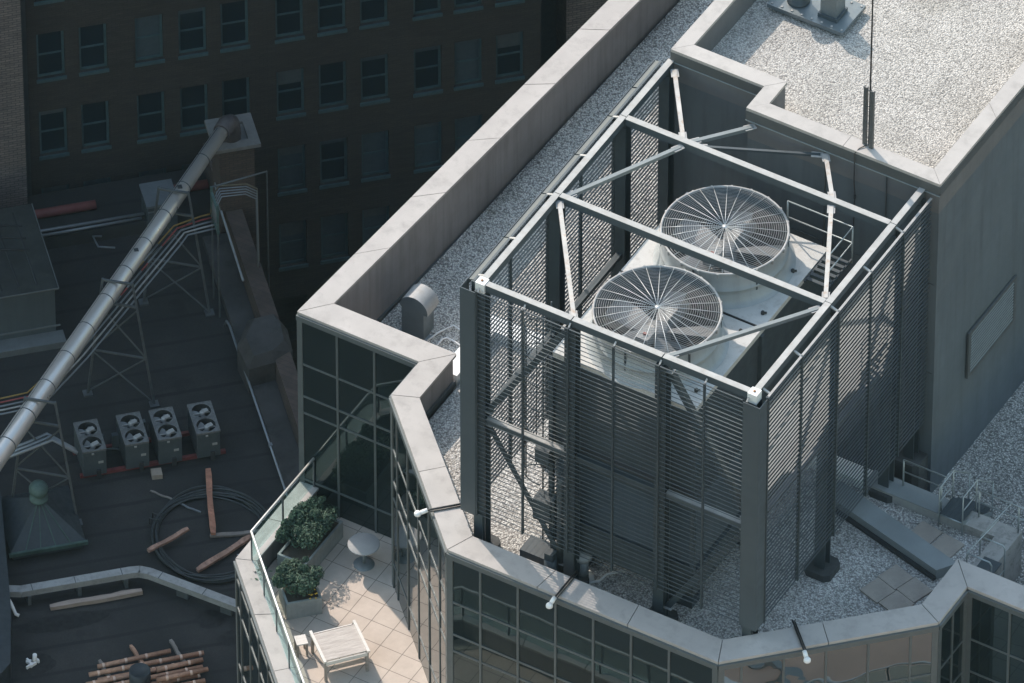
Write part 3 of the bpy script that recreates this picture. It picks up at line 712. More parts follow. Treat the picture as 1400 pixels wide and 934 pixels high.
# pavers
pv = None
spots = [((9.30,3.95),'concrete paver on grey gravel, leftmost of the square of four by the coping'),((9.92,4.35),'concrete paver on grey gravel, topmost of the square of four beside the dark ledge'),
         ((9.78,3.35),'concrete paver on grey gravel, lowest of the square of four near the coping'),((10.38,3.78),'concrete paver on grey gravel, rightmost of the square of four under the ledge end'),
         ((9.42,6.12),'larger concrete paver at the foot of the steps, the left one of two'),((10.12,6.02),'larger concrete paver at the foot of the steps, the right one of two')]
for i, ((x,y), lb) in enumerate(spots):
    rz = R(-18) if i < 4 else R(-9)
    if pv is None:
        c = MB(); c.box(-.32,.32,-.32,.32,0,.05); pv = c.build('paving_slab', M['paver'])
        tag(pv, lb, 'paving slab', 'concrete pavers on the roof gravel'); o = pv
    else:
        o = pv.copy(); COL.objects.link(o); o['label'] = lb
    o.location = (x,y,.012); o.rotation_euler = (0,0,rz)
# correct the square of four so it is a tidy 2x2 in its own frame
fours = [o for o in bpy.data.objects if o.name.startswith('paving_slab')]
cx, cy, rz = 9.78, 3.98, R(-14)
for o, (i, j) in zip(sorted(fours, key=lambda q: q.name)[:4], ((-1,0),(0,1),(0,-1),(1,0))):
    u_, v_ = (i+j)*.33, (j-i)*.33
    o.location = (cx+u_*math.cos(rz)-v_*math.sin(rz), cy+u_*math.sin(rz)+v_*math.cos(rz), .014)

# crossover steps
cs = thing('crossover_steps', 'small metal step platform with pipe handrails crossing the low roof wall', 'steps', (9.9,6.95,0))
c = MB(); c.box(-.32,.32,-.35,.35,.40,.44)
for i in range(5): c.box(-.32+.13*i,-.32+.13*i+.02,-.35,.35,.441,.455)
c.box(-.32,.32,.36,.62,.16,.2); c.box(-.32,.32,.63,.9,-.08,-.04); c.box(-.32,.32,.91,1.2,-.4,-.36); c.build('tread', M['steel'], cs)
c = MB()
for x in (-.34,.34):
    c.tube([(x,-.36,.0),(x,-.36,1.35),(x,.36,1.35),(x,1.25,.5)], .022, 8); c.tube([(x,-.36,.85),(x,.36,.85)], .018, 6); c.tube([(x,.36,.1),(x,.36,1.35)], .022, 8); c.tube([(x,1.25,.5),(x,1.25,-1.2)], .022, 8); c.bar((x,-.36,.42),(x,1.25,-.6),.02,.12)
c.tube([(-.34,-.36,.42),(.34,-.36,.42)], .02, 6)
c.build('handrail', M['rail'], cs)
# guardrails
def guard(name, label, pts, zb, zt, posts, mid=True):
    t_ = thing(name, label, 'guardrail', (pts[0][0],pts[0][1],zb)); o = Vector((pts[0][0],pts[0][1],zb))
    c = MB(); c.tube([Vector((p[0],p[1],zt))-o for p in pts], .024, 8)
    if mid: c.tube([Vector((p[0],p[1],(zt+zb)/2+.05))-o for p in pts], .02, 8)
    c.build('rail', M['rail'], t_)
    for p in posts:
        c = MB(); c.tube([Vector((p[0],p[1],zb))-o, Vector((p[0],p[1],zt))-o], .024, 8); c.build('post', M['rail'], t_)
guard('guardrail', 'two bar pipe guardrail on the low wall left of the steps', [(8.22,7.13),(9.45,7.13),(9.5,6.8)], .3, 1.22, [(8.22,7.13),(9.5,6.8)])
guard('guardrail', 'two bar pipe guardrail along the pale low wall right of the steps', [(10.42,7.13),(11.56,7.13),(12.9,7.13)], .3, 1.22, [(10.42,7.13),(11.56,7.13),(12.9,7.13)])
ld = thing('access_ladder', 'small ladder with looped grab rails at the right edge of the roof', 'ladder', (11.45,5.6,0))
c = MB()
for y in (-.35,.35):
    c.tube([(-.35,y,.0),(-.35,y,.85),(-.3,y,.95),(.3,y,.95),(.36,y,.85),(.36,y,-1.2)], .022, 8)
    c.tube([(-.35,y,.95),(-.1,y+1.2,1.25)], .02, 6)
for i in range(5): c.tube([(.36,-.35,.1-.27*i),(.36,.35,.1-.27*i)], .016, 6)
c.build('grab_rail', M['rail'], ld)
c = MB(); c.box(-.2,.3,-.33,.33,.30,.33); c.build('step', M['steel'], ld)

# upper roof things
vp = thing('roof_vent_unit', 'grey metal vent platform with a square stack and a round stack on the upper gravel', 'vent', (2.0,13.3,8.79))
c = MB(); c.box(-1.15,1.05,-.46,.75,.10,.22); c.box(-1.05,.95,-.38,.68,0,.10); c.build('platform', M['vent_metal'], vp)
c = MB()
for i in range(8):
    for y in (-.38,.66): c.cbox((-1.05+i*.29,y,.23),(.05,.05,.03))
c.build('fastener', M['galv'], vp)
c = MB(); c.box(.24,.70,-.17,.30,.222,1.25); c.build('square_stack', M['vent_metal'], vp)
c = MB(); c.box(.19,.75,-.22,.35,.221,.34); c.build('stack_collar', M['steel_panel'], vp)
c = MB(); c.lathe([(.30,0),(.30,.08),(.22,.1),(.22,.85),(.3,.86),(.3,.95),(0,1.0)], (-.52,.05,.222), 24); c.build('round_stack', M['steel'], vp)
an = thing('antenna_mast', 'thin dark antenna mast held by two channel brackets on the upper coping', 'antenna', (6.02,8.83,9.75))
c = MB(); c.tube([(.02,.03,-.1),(.02,.03,7.5)], [.028,.018], 8); c.build('mast', M['black'], an)
for dx, dy in ((-.1,.0),(.12,-.06)):
    c = MB(); c.box(dx-.05,dx+.05,dy-.01,dy+.01,0,1.95); c.box(dx-.05,dx-.04,dy+.01,dy+.07,0,1.95); c.box(dx+.04,dx+.05,dy+.01,dy+.07,0,1.95); c.build('bracket', M['fascia'], an)
c = MB()
for z in (.1,.75,1.3,1.85): c.tube([(-.1,.05,z),(.12,-.01,z)], .012, 6)
c.build('clamp', M['galv'], an)
c = MB(); c.tube([(0,-.02,.04),(-.12,-.22,.02),(-.16,-.38,-.05),(-.15,-.40,-1),(-.11,-.40,-1.4),(-.14,-.40,-3)], .015, 6); c.cbox((-.11,-.40,-1.5),(.05,.05,.12)); c.build('cable', M['black'], an)

# ================================================================== TERRACE THINGS
bl = thing('glass_balustrade', 'glass balustrade with cream handrail and steel posts along the terrace parapet', 'balustrade')
RI = off45(.40)
rail_pts = [(RI[0][0],4.05),RI[1],RI[2],RI[3],RI[4],(RI[5][0],4.05)]
c = MB(); c.tube([(p[0],p[1],-3.95) for p in rail_pts], .035, 10); c.build('handrail', M['handrail'], bl)
for a, b_ in zip(rail_pts[:-1], rail_pts[1:]):
    L = math.dist(a,b_); n = max(2, round(L/1.3))
    for k in range(n):
        p0, p1 = lerp(a,b_,k/n), lerp(a,b_,(k+1)/n)
        ang = math.atan2(b_[1]-a[1], b_[0]-a[0])
        c = MB(); c.cbox((p0[0],p0[1],-4.475),(.05,.035,1.0),ang); c.build('post', M['steel_panel'], bl)
        q0, q1 = lerp(p0,p1,.04), lerp(p0,p1,.96)
        c = MB(); c.bar((q0[0],q0[1],-4.47),(q1[0],q1[1],-4.47),.012,.86); c.build('glass_panel', M['rail_glass'], bl)
# fix to 12mm panes 0.86 high: bar() takes width across and height up
def shrub(loc, rx, ry, rzv, label, n, yellow=False, twig=False):
    t_ = thing('shrub', label, 'shrub', loc, 0, 'clipped shrubs in the terrace planters')
    c = MB(); rnd = random.Random(int(rx*1000))
    lobes = [(rnd.uniform(-.68,.68)*rx, rnd.uniform(-.68,.68)*ry, rnd.uniform(.0,.62)*rzv, rnd.uniform(.22,.5)) for _ in range(16)]+[(0,0,.05*rzv,.72)]*3+[(rnd.uniform(-.8,.8)*rx, rnd.uniform(-.8,.8)*ry, rnd.uniform(.6,.95)*rzv, .12) for _ in range(6)]
    for i in range(n):
        lx, ly, lz, ls = rnd.choice(lobes)
        while True:
            d = Vector((rnd.gauss(0,1), rnd.gauss(0,1), rnd.gauss(0,1)))
            if d.length > .1: break
        d.normalize(); rad = rnd.random()**.35
        p = Vector((lx+d.x*rx*ls*rad, ly+d.y*ry*ls*rad, lz+d.z*rzv*ls*rad))
        if p.z < -.32*rzv: p.z = -.32*rzv*rnd.random()
        nn = (d+Vector((rnd.gauss(0,.5),rnd.gauss(0,.5),rnd.gauss(0,.5)+.4))).normalized()
        u_ = nn.orthogonal().normalized(); u_.rotate(Matrix.Rotation(rnd.uniform(0,2*PI),3,nn)); w_ = nn.cross(u_)
        L_ = rnd.uniform(.028,.055); W_ = L_*.5
        c.add([p-u_*L_, p+w_*W_+nn*.01, p+u_*L_, p-w_*W_+nn*.01], [(0,1,2),(0,2,3)])
    if twig:
        for k in range(26):
            p = Vector((-.75-.5*rnd.random(), -.25+.16*rnd.gauss(0,1), -.05+.1*rnd.gauss(0,1))); nn = Vector((rnd.gauss(0,.6),rnd.gauss(0,.6),1)).normalized(); u_ = nn.orthogonal().normalized(); u_.rotate(Matrix.Rotation(rnd.uniform(0,6),3,nn)); w_ = nn.cross(u_)
            c.add([p-u_*.07,p+w_*.03,p+u_*.07,p-w_*.03],[(0,1,2),(0,2,3)])
    c.build('foliage', M['leaf'], t_)
    c = MB()
    for k in range(7):
        a = 2*PI*k/7; c.tube([(0.05*math.cos(a),.05*math.sin(a),-.5),(rx*.4*math.cos(a),ry*.4*math.sin(a),.15*rzv)], [.018,.008], 5)
    if twig: c.tube([(-.3,-.2,.0),(-.8,-.25,-.05),(-1.25,-.22,-.05)], [.014,.006,.004], 5)
    c.build('stem', M['stem'], t_)
    if yellow:
        c = MB()
        for k in range(8): c.lathe([(.0,-.02),(.028,0),(.0,.02)], (rx*.86+rnd.gauss(0,.04), -ry*.25+rnd.gauss(0,.08), -.1+rnd.gauss(0,.07)), 6)
        c.build('blossom', M['yellow'], t_)
def planter(loc, lx, ly, h, rz, label):
    t_ = thing('planter', label, 'planter', loc, rz, 'concrete planters on the terrace')
    c = MB(); hx, hy = lx/2, ly/2
    c.prism([(-hx,-hy),(hx,-hy),(hx,hy),(-hx,hy)], 0, .08)
    for x0,x1,y0,y1 in ((-hx,hx,-hy,-hy+.06),(-hx,hx,hy-.06,hy),(-hx,-hx+.06,-hy+.06,hy-.06),(hx-.06,hx,-hy+.06,hy-.06)): c.box(x0,x1,y0,y1,.08,h)
    c.build('trough', M['planter'], t_)
    c = MB(); c.box(-hx+.061,hx-.061,-hy+.061,hy-.061,.081,h-.06); c.build('soil', M['stem'], t_)
planter((-6.72,2.55,-5.75), .85, 1.9, .58, 0, 'grey concrete planter under the larger shrub by the glass wall')
shrub((-6.82,2.65,-4.95), .62, 1.12, .58, 'larger wide leafy shrub in the planter beside the glass facade', 11000)
planter((-5.95,.78,-5.75), .85, .95, .58, R(-45), 'grey concrete planter under the rounder shrub by the handrail')
shrub((-6.02,.80,-4.92), .62, .66, .62, 'rounder dark shrub with yellow blossoms in the planter near the wooden table', 9000, True, True)
rtb = thing('round_table', 'round grey pedestal table half in shade on the terrace tiles', 'table', (-5.32,2.92,-5.75))
c = MB(); c.lathe([(0,.70),(.40,.70),(.42,.715),(.42,.735),(.41,.745),(0,.747)], (0,0,0), 48); c.build('tabletop', M['table_grey'], rtb)
c = MB(); c.tube([(0,0,.02),(0,0,.70)], .04, 14); c.build('pedestal', M['rail'], rtb)
c = MB(); c.lathe([(0,.03),(.05,.06),(.27,.02),(.28,0)], (0,0,0), 32); c.build('table_base', M['ledge'], rtb)
wt = thing('wooden_table', 'weathered square teak table with two pale edge rails on sunny terrace tiles', 'table', (-4.0,-.47,-5.75), math.atan2(.85,.72))
HXw, HYw = .56, .57
c = MB()
for k in range(5): c.box(-HXw+.0,HXw,-HYw+.07+k*.2,-HYw+.07+k*.2+.197,.70,.73)
c.build('tabletop', M['teak'], wt)
c = MB(); 
for y in (-HYw,HYw): pass
c.box(-HXw-.02,-HXw+.001-.0,-HYw,HYw+.06,.66,.70) if False else None
c.bar((-HXw-.03,-HYw,.735),(-HXw-.03,HYw+.06,.735),.075,.06); c.bar((HXw+.03,-HYw,.735),(HXw+.03,HYw+.06,.735),.075,.06); c.build('edge_rail', M['teak_light'], wt)
c = MB(); c.box(-HXw,HXw,-HYw+.02,-HYw+.05,.58,.70); c.box(-HXw,HXw,HYw-.02,HYw+.01,.58,.70); c.box(-HXw,-HXw+.03,-HYw+.05,HYw-.02,.58,.70); c.box(HXw-.03,HXw,-HYw+.05,HYw-.02,.58,.70); c.build('apron', M['teak_light'], wt)
for x in (-HXw,HXw):
    for y in (-HYw+.06,HYw-.0):
        c = MB(); c.box(x-.035,x+.035,y-.035,y+.035,0,.70 if True else 0); c.build('leg', M['teak_dark'], wt)
stl = thing('side_stool', 'small pale wooden stool tucked between the wooden table and the handrail', 'stool', (-5.06,-.66,-5.75), R(45))
c = MB(); c.box(-.15,.15,-.17,.17,.42,.46); c.build('seat', M['teak_light'], stl)
for x in (-.12,.12):
    for y in (-.14,.14):
        c = MB(); c.box(x-.025,x+.025,y-.025,y+.025,0,.42); c.build('leg', M['teak_dark'], stl)

# ================================================================== LOWER ROOF (own axes)
ANG = R(44.3); OX, OY, ZR = -27.204, 19.388, -18.0
e1 = (math.cos(ANG), math.sin(ANG)); e2 = (math.sin(ANG), -math.cos(ANG))
def LW(x, y, z=ZR): return (OX+e1[0]*x+e2[0]*y, OY+e1[1]*x+e2[1]*y, z)     # x along the facade, y towards the viewer
def lthing(name, label, cat, x, y, z=ZR, group=None, rz=0.0): return thing(name, label, cat, LW(x,y,z), ANG+rz, group)
def lobj(mb, name, mat, x, y, z, label, cat, group=None, rz=0.0):
    o = mb.build(name, mat); o.location = LW(x,y,z); o.rotation_euler = (0,0,ANG+rz); return tag(o, label, cat, group)

lowb = lthing('low_building', 'lower building with dark tar roof crowded with pipes and air conditioners', 'building', 0, 0)
def W2L(p): dx, dy = p[0]-OX, p[1]-OY; return (dx*e1[0]+dy*e1[1], -(dx*e2[0]+dy*e2[1]))
c = MB(); poly = [(-32,1.4),(6.14,1.4),W2L(LW(6.14,18.9)),W2L((-9.3,-14)),(-32,-38)]
poly = [poly[4],poly[3],poly[2],poly[1],poly[0]] if False else poly
c.prism(list(reversed(poly)), -42, -.02); c.build('wall', M['tar_wall'], lowb)
c = MB(); c.add([(p[0],p[1],0) for p in reversed(poly)], [tuple(range(5))]); c.build('tar_roof', M['tar'], lowb)
c = MB(); c.box(6.14,6.62,-9.2,1.3,-6,1.0); c.box(6.14,6.62,-20,-9.2,-6,1.0); c.build('parapet', M['brick_brown'], lowb)
c = MB(); c.box(5.45,6.13,-18,-1.7,.0,.28); c.build('inner_kerb', M['kerb_brown'], lowb)
for x, y, rx, ry in ((-1.55,-15.35,1.25,.32),(-2.65,-16.75,.55,.4),(2.35,-16.2,.42,.34),(2.75,-17.05,.35,.28)):
    c = MB(); rr_ = random.Random(int(abs(x*100)))
    c.sheet([(x+rx*(1+rr_.uniform(-.12,.12))*math.cos(2*PI*k/28), y+ry*(1+rr_.uniform(-.12,.12))*math.sin(2*PI*k/28)) for k in range(28)], .004); c.build('roof_stain', M['stain'], lowb)
# stepped brick block on the parapet
c = MB()
hexp = [(5.35,-7.9),(5.25,-6.9),(5.75,-6.0),(6.55,-5.9),(6.75,-6.6),(6.7,-7.5),(6.1,-7.8)]
c.prism(hexp, .02, .95); ctop = [(5.55,-7.7),(5.5,-6.9),(5.9,-6.25),(6.45,-6.2),(6.55,-6.6),(6.5,-7.3),(6.1,-7.6)]
n = len(hexp); c.add([(p[0],p[1],.95) for p in hexp]+[(p[0],p[1],1.25) for p in ctop], [(i,(i+1)%n,n+(i+1)%n,n+i) for i in range(n)]+[tuple(range(n,2*n))])
c.build('parapet_block', M['kerb_brown'], lowb)
# roof-edge kerb at the facade side
c = MB(); c.box(-14,5.3,-.88,-.62,.0,.45); c.build('rear_kerb', M['tar_wall'], lowb)

# dark brick building --------------------------------------------------------
bb = lthing('brick_building', 'tall dark brick building with rows of teal framed sash windows behind the low roof', 'building', 0, 0)
WX = [1.92,3.13,4.73,5.97,7.18,8.75,9.97,11.18,12.72,13.90,15.10]; WW = .80; WH = 1.70
SILL = [-4.59+4.59-4.53+ZR*0 for _ in (0,)]
sills = [-13.73-ZR+2.94*k for k in (3,2,1,0,-1,-2,-3,-4)]    # local z of the sills, roof = 0
YF = 1.5     # facade plane (local y)
wl = MB(); X0, X1, ZB, ZTOP = .9, 16.0, -42, 26
zprev = ZB
rows_ = sorted(sills)
for sl in rows_:
    wl.box(X0,X1,YF,YF+.35,zprev,sl)
    xs = X0
    for wx in WX:
        wl.box(xs,wx-WW/2,YF,YF+.35,sl,sl+WH); xs = wx+WW/2
    wl.box(xs,X1,YF,YF+.35,sl,sl+WH); zprev = sl+WH
wl.box(X0,X1,YF,YF+.35,zprev,ZTOP)
wl.box(X0,X1,YF+.36,YF+18,ZB,ZTOP)
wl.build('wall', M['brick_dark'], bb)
wl = MB(); wl.box(16.0,17.0,YF+2.2,YF+18,ZB,ZTOP-2); wl.build('recess_wall', M['win_blind2'], bb)
wl = MB(); wl.box(17.0,30,YF+1.0,YF+18,ZB,ZTOP-1); wl.build('wing_wall', M['brick_pier'], bb)
for sl in rows_:
    for i, wx in enumerate(WX):
        if sl < -6.5: continue
        f = MB(); a, b_ = wx-WW/2, wx+WW/2; y0, y1 = YF+.10, YF+.17
        f.box(a,a+.07,y0,y1,sl,sl+WH); f.box(b_-.07,b_,y0,y1,sl,sl+WH); f.box(a+.07,b_-.07,y0,y1,sl+WH-.07,sl+WH); f.box(a+.07,b_-.07,y0,y1,sl,sl+.08); f.box(a+.07,b_-.07,y0+.01,y1,sl+WH*.47,sl+WH*.47+.06)
        wn = f.build('window', M['win_frame'], bb)
        p = MB(); r_ = random.random()
        p.box(a+.07,b_-.07,y0+.03,y0+.05,sl+.08,sl+WH-.07)
        p.build('pane', M['win_glass'] if (r_ < .93 and sl > -1) or r_ < .3 else M['win_blind'], wn)
        if r_ < .5:
            p = MB(); hh = random.choice((.3,.5,.75)); p.box(a+.071,b_-.071,y0+.02,y0+.029,sl+WH*(1-.48*hh),sl+WH-.071); p.build('blind', M['win_blind' if r_ < .25 else 'win_blind2'], wn)
        p = MB(); p.box(a-.03,b_+.03,YF-.05,YF+.16,sl-.11,sl-.002); p.build('sill', M['win_frame'], wn)
pb = lthing('brick_building', 'browner brick wall corner rising along the left edge of the photo', 'building', 0, 0)
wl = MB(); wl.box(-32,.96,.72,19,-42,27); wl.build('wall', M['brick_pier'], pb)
wl = MB(); wl.box(.97,1.22,YF-.12,YF-.002,-42,26); wl.build('shade_strip', M['pyramid'], bb)  # added dark strip imitating the shaded return beside the pier

# chimney with cap -----------------------------------------------------------
ch = lthing('chimney', 'brown brick chimney with square grey cap where the metal duct ends', 'chimney', 6.5, 1.1)
c = MB(); c.box(-.5,.5,-.5,.5,-4,3.4); c.build('stack', M['brick_brown'], ch)
c = MB(); 
for x0,x1,y0,y1 in ((-.66,.66,-.66,-.36),(-.66,.66,.36,.66),(-.66,-.36,-.36,.36),(.36,.66,-.36,.36)): c.box(x0,x1,y0,y1,3.4,3.52)
c.box(-.36,.36,-.36,.36,3.35,3.42)
c.build('cap', M['cap_grey'], ch)
# duct ------------------------------------------------------------------------
A = Vector(LW(-3.3,13.6,-13.8)); B = Vector(LW(6.3,1.42,-13.8))
du = thing('exhaust_duct', 'long shiny round metal duct slanting across the shaded lower roof', 'duct', A, 0)
d = (B-A); Ld = d.length; dn = d.normalized()
c = MB(); c.tube([A-A-dn*6, d*.35, d*.7, d*.985], [.295,.255,.22,.19], 24); c.build('pipe', M['duct'], du)
for i in range(13):
    c = MB(); t_ = .015+i*.08; r_ = .278-.09*t_; p = d*t_; c.tube([p-dn*.014, p+dn*.014], r_+.012, 24); c.build('band', M['iron'], du)
c = MB(); sd = dn.cross(Vector((0,0,1))).normalized(); up_ = Vector((0,0,1)); off_ = (up_*.86-sd*.5)
c.bar(d*-.1+off_*.286, d*.97+off_*.196, .022, .012); c.build('seam', M['iron'], du)
c = MB(); p0 = d*.98; c.tube([p0-dn*.1, p0+dn*.25, p0+dn*.42-Vector((0,0,.12)), p0+dn*.5-Vector((0,0,.45)), p0+dn*.5-Vector((0,0,.95))], [.25,.27,.28,.28,.26], 20); c.build('elbow', M['rust_duct'], du)
for t_ in (.62,.80):
    c = MB(); p = d*t_+Vector((0,0,.215)); c.cbox(p,(.12,.12,.05),ANG); c.build('hatch', M['dark'], du)
# trestles --------------------------------------------------------------------
def trestle(x, y, label, h=4.0, prev=None):
    if prev is not None:
        o = copy_tree(prev); o.location = LW(x,y); tag(o, label); return o
    t_ = lthing('duct_trestle', label, 'trestle', x, y, ZR, 'braced iron trestles under the duct')
    u = Vector((.75,.66,0)).normalized()*-1   # across the duct
    u = Vector((.82,-.42,0)).normalized()
    for s in (-1,1):
        c = MB(); c.bar(u*(.95*s)+Vector((0,0,.05)), u*(.42*s)+Vector((0,0,h+.55)), .06,.06); c.cbox(u*(.95*s)+Vector((0,0,.03)),(.25,.25,.06)); c.build('leg', M['iron'], t_)
    lv_ = lambda s, z: u*(s*(.95-.53*z/(h+.55)))+Vector((0,0,z)); dv = Vector((0,.03,0))
    for p_, q_, k_ in ((lv_(-1,1.75),lv_(1,1.75),.05),(lv_(-1,h+.5),lv_(1,h+.5),.06),(lv_(-1,h-.35),lv_(1,h-.35),.06),(lv_(-1,.1)+dv,lv_(1,1.7)+dv,.035),(lv_(1,.1)-dv,lv_(-1,1.7)-dv,.035),(lv_(-1,1.8)+dv,lv_(1,3.5)+dv,.035),(lv_(1,1.8)-dv,lv_(-1,3.5)-dv,.035)):
        c = MB(); c.bar(p_, q_, k_, k_); c.build('crossbar', M['iron'], t_)
    return t_
t1 = trestle(4.16,4.06,'iron trestle carrying the duct nearest the chimney')
trestle(1.86,7.25,'iron trestle carrying the duct behind the air conditioners', prev=t1)
trestle(-1.2,11.3,'iron trestle carrying the duct over the pyramid skylight', prev=t1)
# coloured pipe bundle --------------------------------------------------------
pbn = lthing('pipe_bundle', 'bundle of thin coloured pipes running beside the duct to a frame near the chimney', 'pipes', 0, 0)
for i, mt in enumerate(('pipe_yellow','pipe_red','pipe_grey','pipe_white','pipe_grey')):
    o_ = i*.13; z = 3.35-.02*i
    c = MB(); c.tube([(-8.5,-9.35-o_,z),(-2.05,-9.80-o_,z),(-1.25+o_*.3,-9.75-o_,z),(-.95+o_*.6,-9.5-o_*.9,z),(.25+o_*.75,-8.35-o_*.75,z),(3.75+o_*.7,-4.6-o_*.7,z),(4.1+o_*.6,-4.25-o_*.7,z),(4.9,-4.05-o_,z),(5.18+.1*o_,-4.0-o_,z-.02)], .022 if i < 2 else .026, 8)
    c.build('pipe', M[mt], pbn)
    c = MB(); c.tube([(5.2+.1*o_,-4.0-o_,z),(5.3,-3.85-.8*o_,z+.5),(5.5,-3.75-.7*o_,z+.75),(6.3-.2*o_,-3.7-.6*o_,z+.6),(6.6-.2*o_,-3.7-.6*o_,z+.35),(6.65-.2*o_,-3.7-.6*o_,-3)], .020, 8); c.build('riser', M['pipe_yellow2' if i == 0 else 'pipe_grey'], pbn)
    if i in (0,1):   # bands of bare pipe between the painted stretches
        c = MB()
        for k in range(4):
            t0 = .12+.22*k; pa = Vector((.25+o_*.75,-8.35-o_*.75,z)); pb_ = Vector((3.75+o_*.7,-4.6-o_*.7,z)); c.tube([pa.lerp(pb_,t0), pa.lerp(pb_,t0+.15)], .027, 8)
        c.build('sleeve', M['pipe_grey'], pbn)
c = MB(); c.bar((5.25,-3.95,3.2),(5.25,-3.95,4.3),.06,.06); c.bar((5.25,-4.7,3.2),(5.25,-4.7,4.3),.06,.06); c.bar((5.25,-3.9,3.3),(5.25,-4.75,3.3),.07,.08); c.bar((5.25,-3.9,4.1),(5.25,-4.75,4.1),.07,.08); ps_ = c.build('pipe_stand', M['copper_green'], pbn)
for y in (-3.95,-4.7):
    c = MB(); c.bar((5.25,y,0),(5.25,y,3.2),.04,.04); c.build('stand_leg', M['iron'], ps_)
c = MB(); c.tube([(5.3,-3.85,4.2),(6.9,-3.6,4.2),(6.9,-3.6,-3)], .03, 6); c.build('hanger_frame', M['iron'], pbn)
tl = lthing('pipe_tail', 'three pale insulated pipes dropping from the duct to the leftmost air conditioner', 'pipes', 0, 0)
for i in range(3):
    c = MB(); o_ = i*.13
    c.tube([(-2.6,-11.2-o_,2.6),(-1.55,-11.25-o_,2.95),(-1.0+.05*i,-11.05-o_,2.95),(-.35+.02*i,-11.62-o_*.6,2.75)], .05, 8); c.build('pipe', M['pipe_grey'], tl)
# red pipes, conduit, white box ------------------------------------------------
for x0, x1, y, lb in ((.65,2.85,-.45,'red painted pipe at the foot of the brick wall, left of the duct'),(4.3,6.1,-.52,'red painted pipe at the foot of the brick wall, behind the duct')):
    c = MB(); c.tube([(-(x1-x0)/2,0,0),((x1-x0)/2,0,0)], .14, 12); lobj(c,'red_pipe',M['red_pipe'],(x0+x1)/2,y,ZR+.14,lb,'pipe','red pipes along the wall foot')
c = MB(); c.tube([(-3,0,0),(4,0,0)], .045, 8); c.tube([(.6,-.14,-.05),(3.9,-.1,-.05)], .04, 8); c.tube([(2.7,-.3,-.3),(2.45,-.3,-.25),(2.5,-.75,-.25),(2.95,-.9,-.25)], .03, 6)
lobj(c,'wall_conduit',M['pipe_grey'],0,.74,ZR+.62,'long grey conduit along the rear kerb of the tar roof','conduit')
wb = lthing('equipment_box', 'pale grey equipment cabinet beside the duct at the rear kerb', 'box', 4.45, .55)
c = MB(); c.box(-.42,.42,-.55,.35,.0,1.15); c.build('cabinet', M['cond'], wb)
c = MB(); c.box(-.46,.46,-.59,.39,1.151,1.23); c.box(-.42,.42,-.565,-.551,.95,1.0); c.build('lid', M['pipe_grey'], wb)
c = MB(); c.lathe([(.18,0),(.18,.02),(0,.02)], (0,0,0), 16); o = c.build('fan_guard', M['rail'], wb); o.location = (.05,-.56,.62); o.rotation_euler = (R(90),0,0)
# shed -------------------------------------------------------------------------
sh = lthing('roof_shed', 'low roof shed with dark glazed roof and grey sheet wall at the left edge', 'shed', 0, 0)
c = MB(); c.box(-9,.66,-4.36,-.95,0,1.85); c.build('wall', M['shed_wall'], sh)
c = MB(); c.box(-9,.74,-4.44,-.95,1.851,1.93); sr = c.build('roof', M['shed_roof'], sh)
c = MB()
for i in range(6): c.bar((-2.6+i*.55,-1.2,1.945),(-2.3+i*.5,-4.2,1.945),.05,.02)
for i in range(3): c.tube([(-2.6,-1.5-.5*i,1.94),(-1.2,-1.4-.5*i,1.99),(.3,-1.8-.5*i,1.94)], .03, 5)
c.build('rib', M['tar_wall'], sr)
c = MB(); c.bar((-9,-4.46,1.92),(.76,-4.46,1.92),.02,.05); c.bar((.76,-4.45,1.92),(.76,-.95,1.92),.02,.05); c.build('eaves_trim', M['gutter'], sr)
c = MB(); c.box(-9,.85,-4.85,-4.362,0,.22); c.box(-9,.78,-4.40,-4.361,.42,.46); c.build('base_gutter', M['gutter'], sh)
# pyramid skylight --------------------------------------------------------------
py = lthing('pyramid_skylight', 'dark pyramid roof lantern with green ball finial and mossy edge', 'skylight', -1.40, 11.65)
c = MB(); c.add([(-1.05,-1.1,.35),(1.05,-1.1,.35),(1.05,1.1,.35),(-1.05,1.1,.35),(-.12,-.12,1.10),(.12,-.12,1.10),(.12,.12,1.10),(-.12,.12,1.10)], [(0,1,5,4),(1,2,6,5),(2,3,7,6),(3,0,4,7),(4,5,6,7)]); c.box(-.98,.98,-1.03,1.03,0,.349); pyr = c.build('pyramid', M['pyramid'], py)
c = MB()
for i in range(1,5):
    t_ = i/5; c.bar((-1.05+2.1*t_,-1.11,.36),(-.12+.24*t_,-.13,1.11),.03,.02)
c.build('rib', M['pyr_edge'], pyr)
c = MB(); c.bar((-1.1,-1.14,.30),(1.1,-1.14,.30),.08,.12); c.build('edge_trim', M['pyr_edge'], py)
c = MB(); c.lathe([(.20,1.34),(.26,1.4),(.26,1.48),(.14,1.52),(.2,1.6),(.27,1.72),(.27,1.82),(.2,1.94),(.1,2.0),(0,2.02)], (0,0,0), 16); o = c.build('finial', M['copper_green'], py); o.location.z = -.26
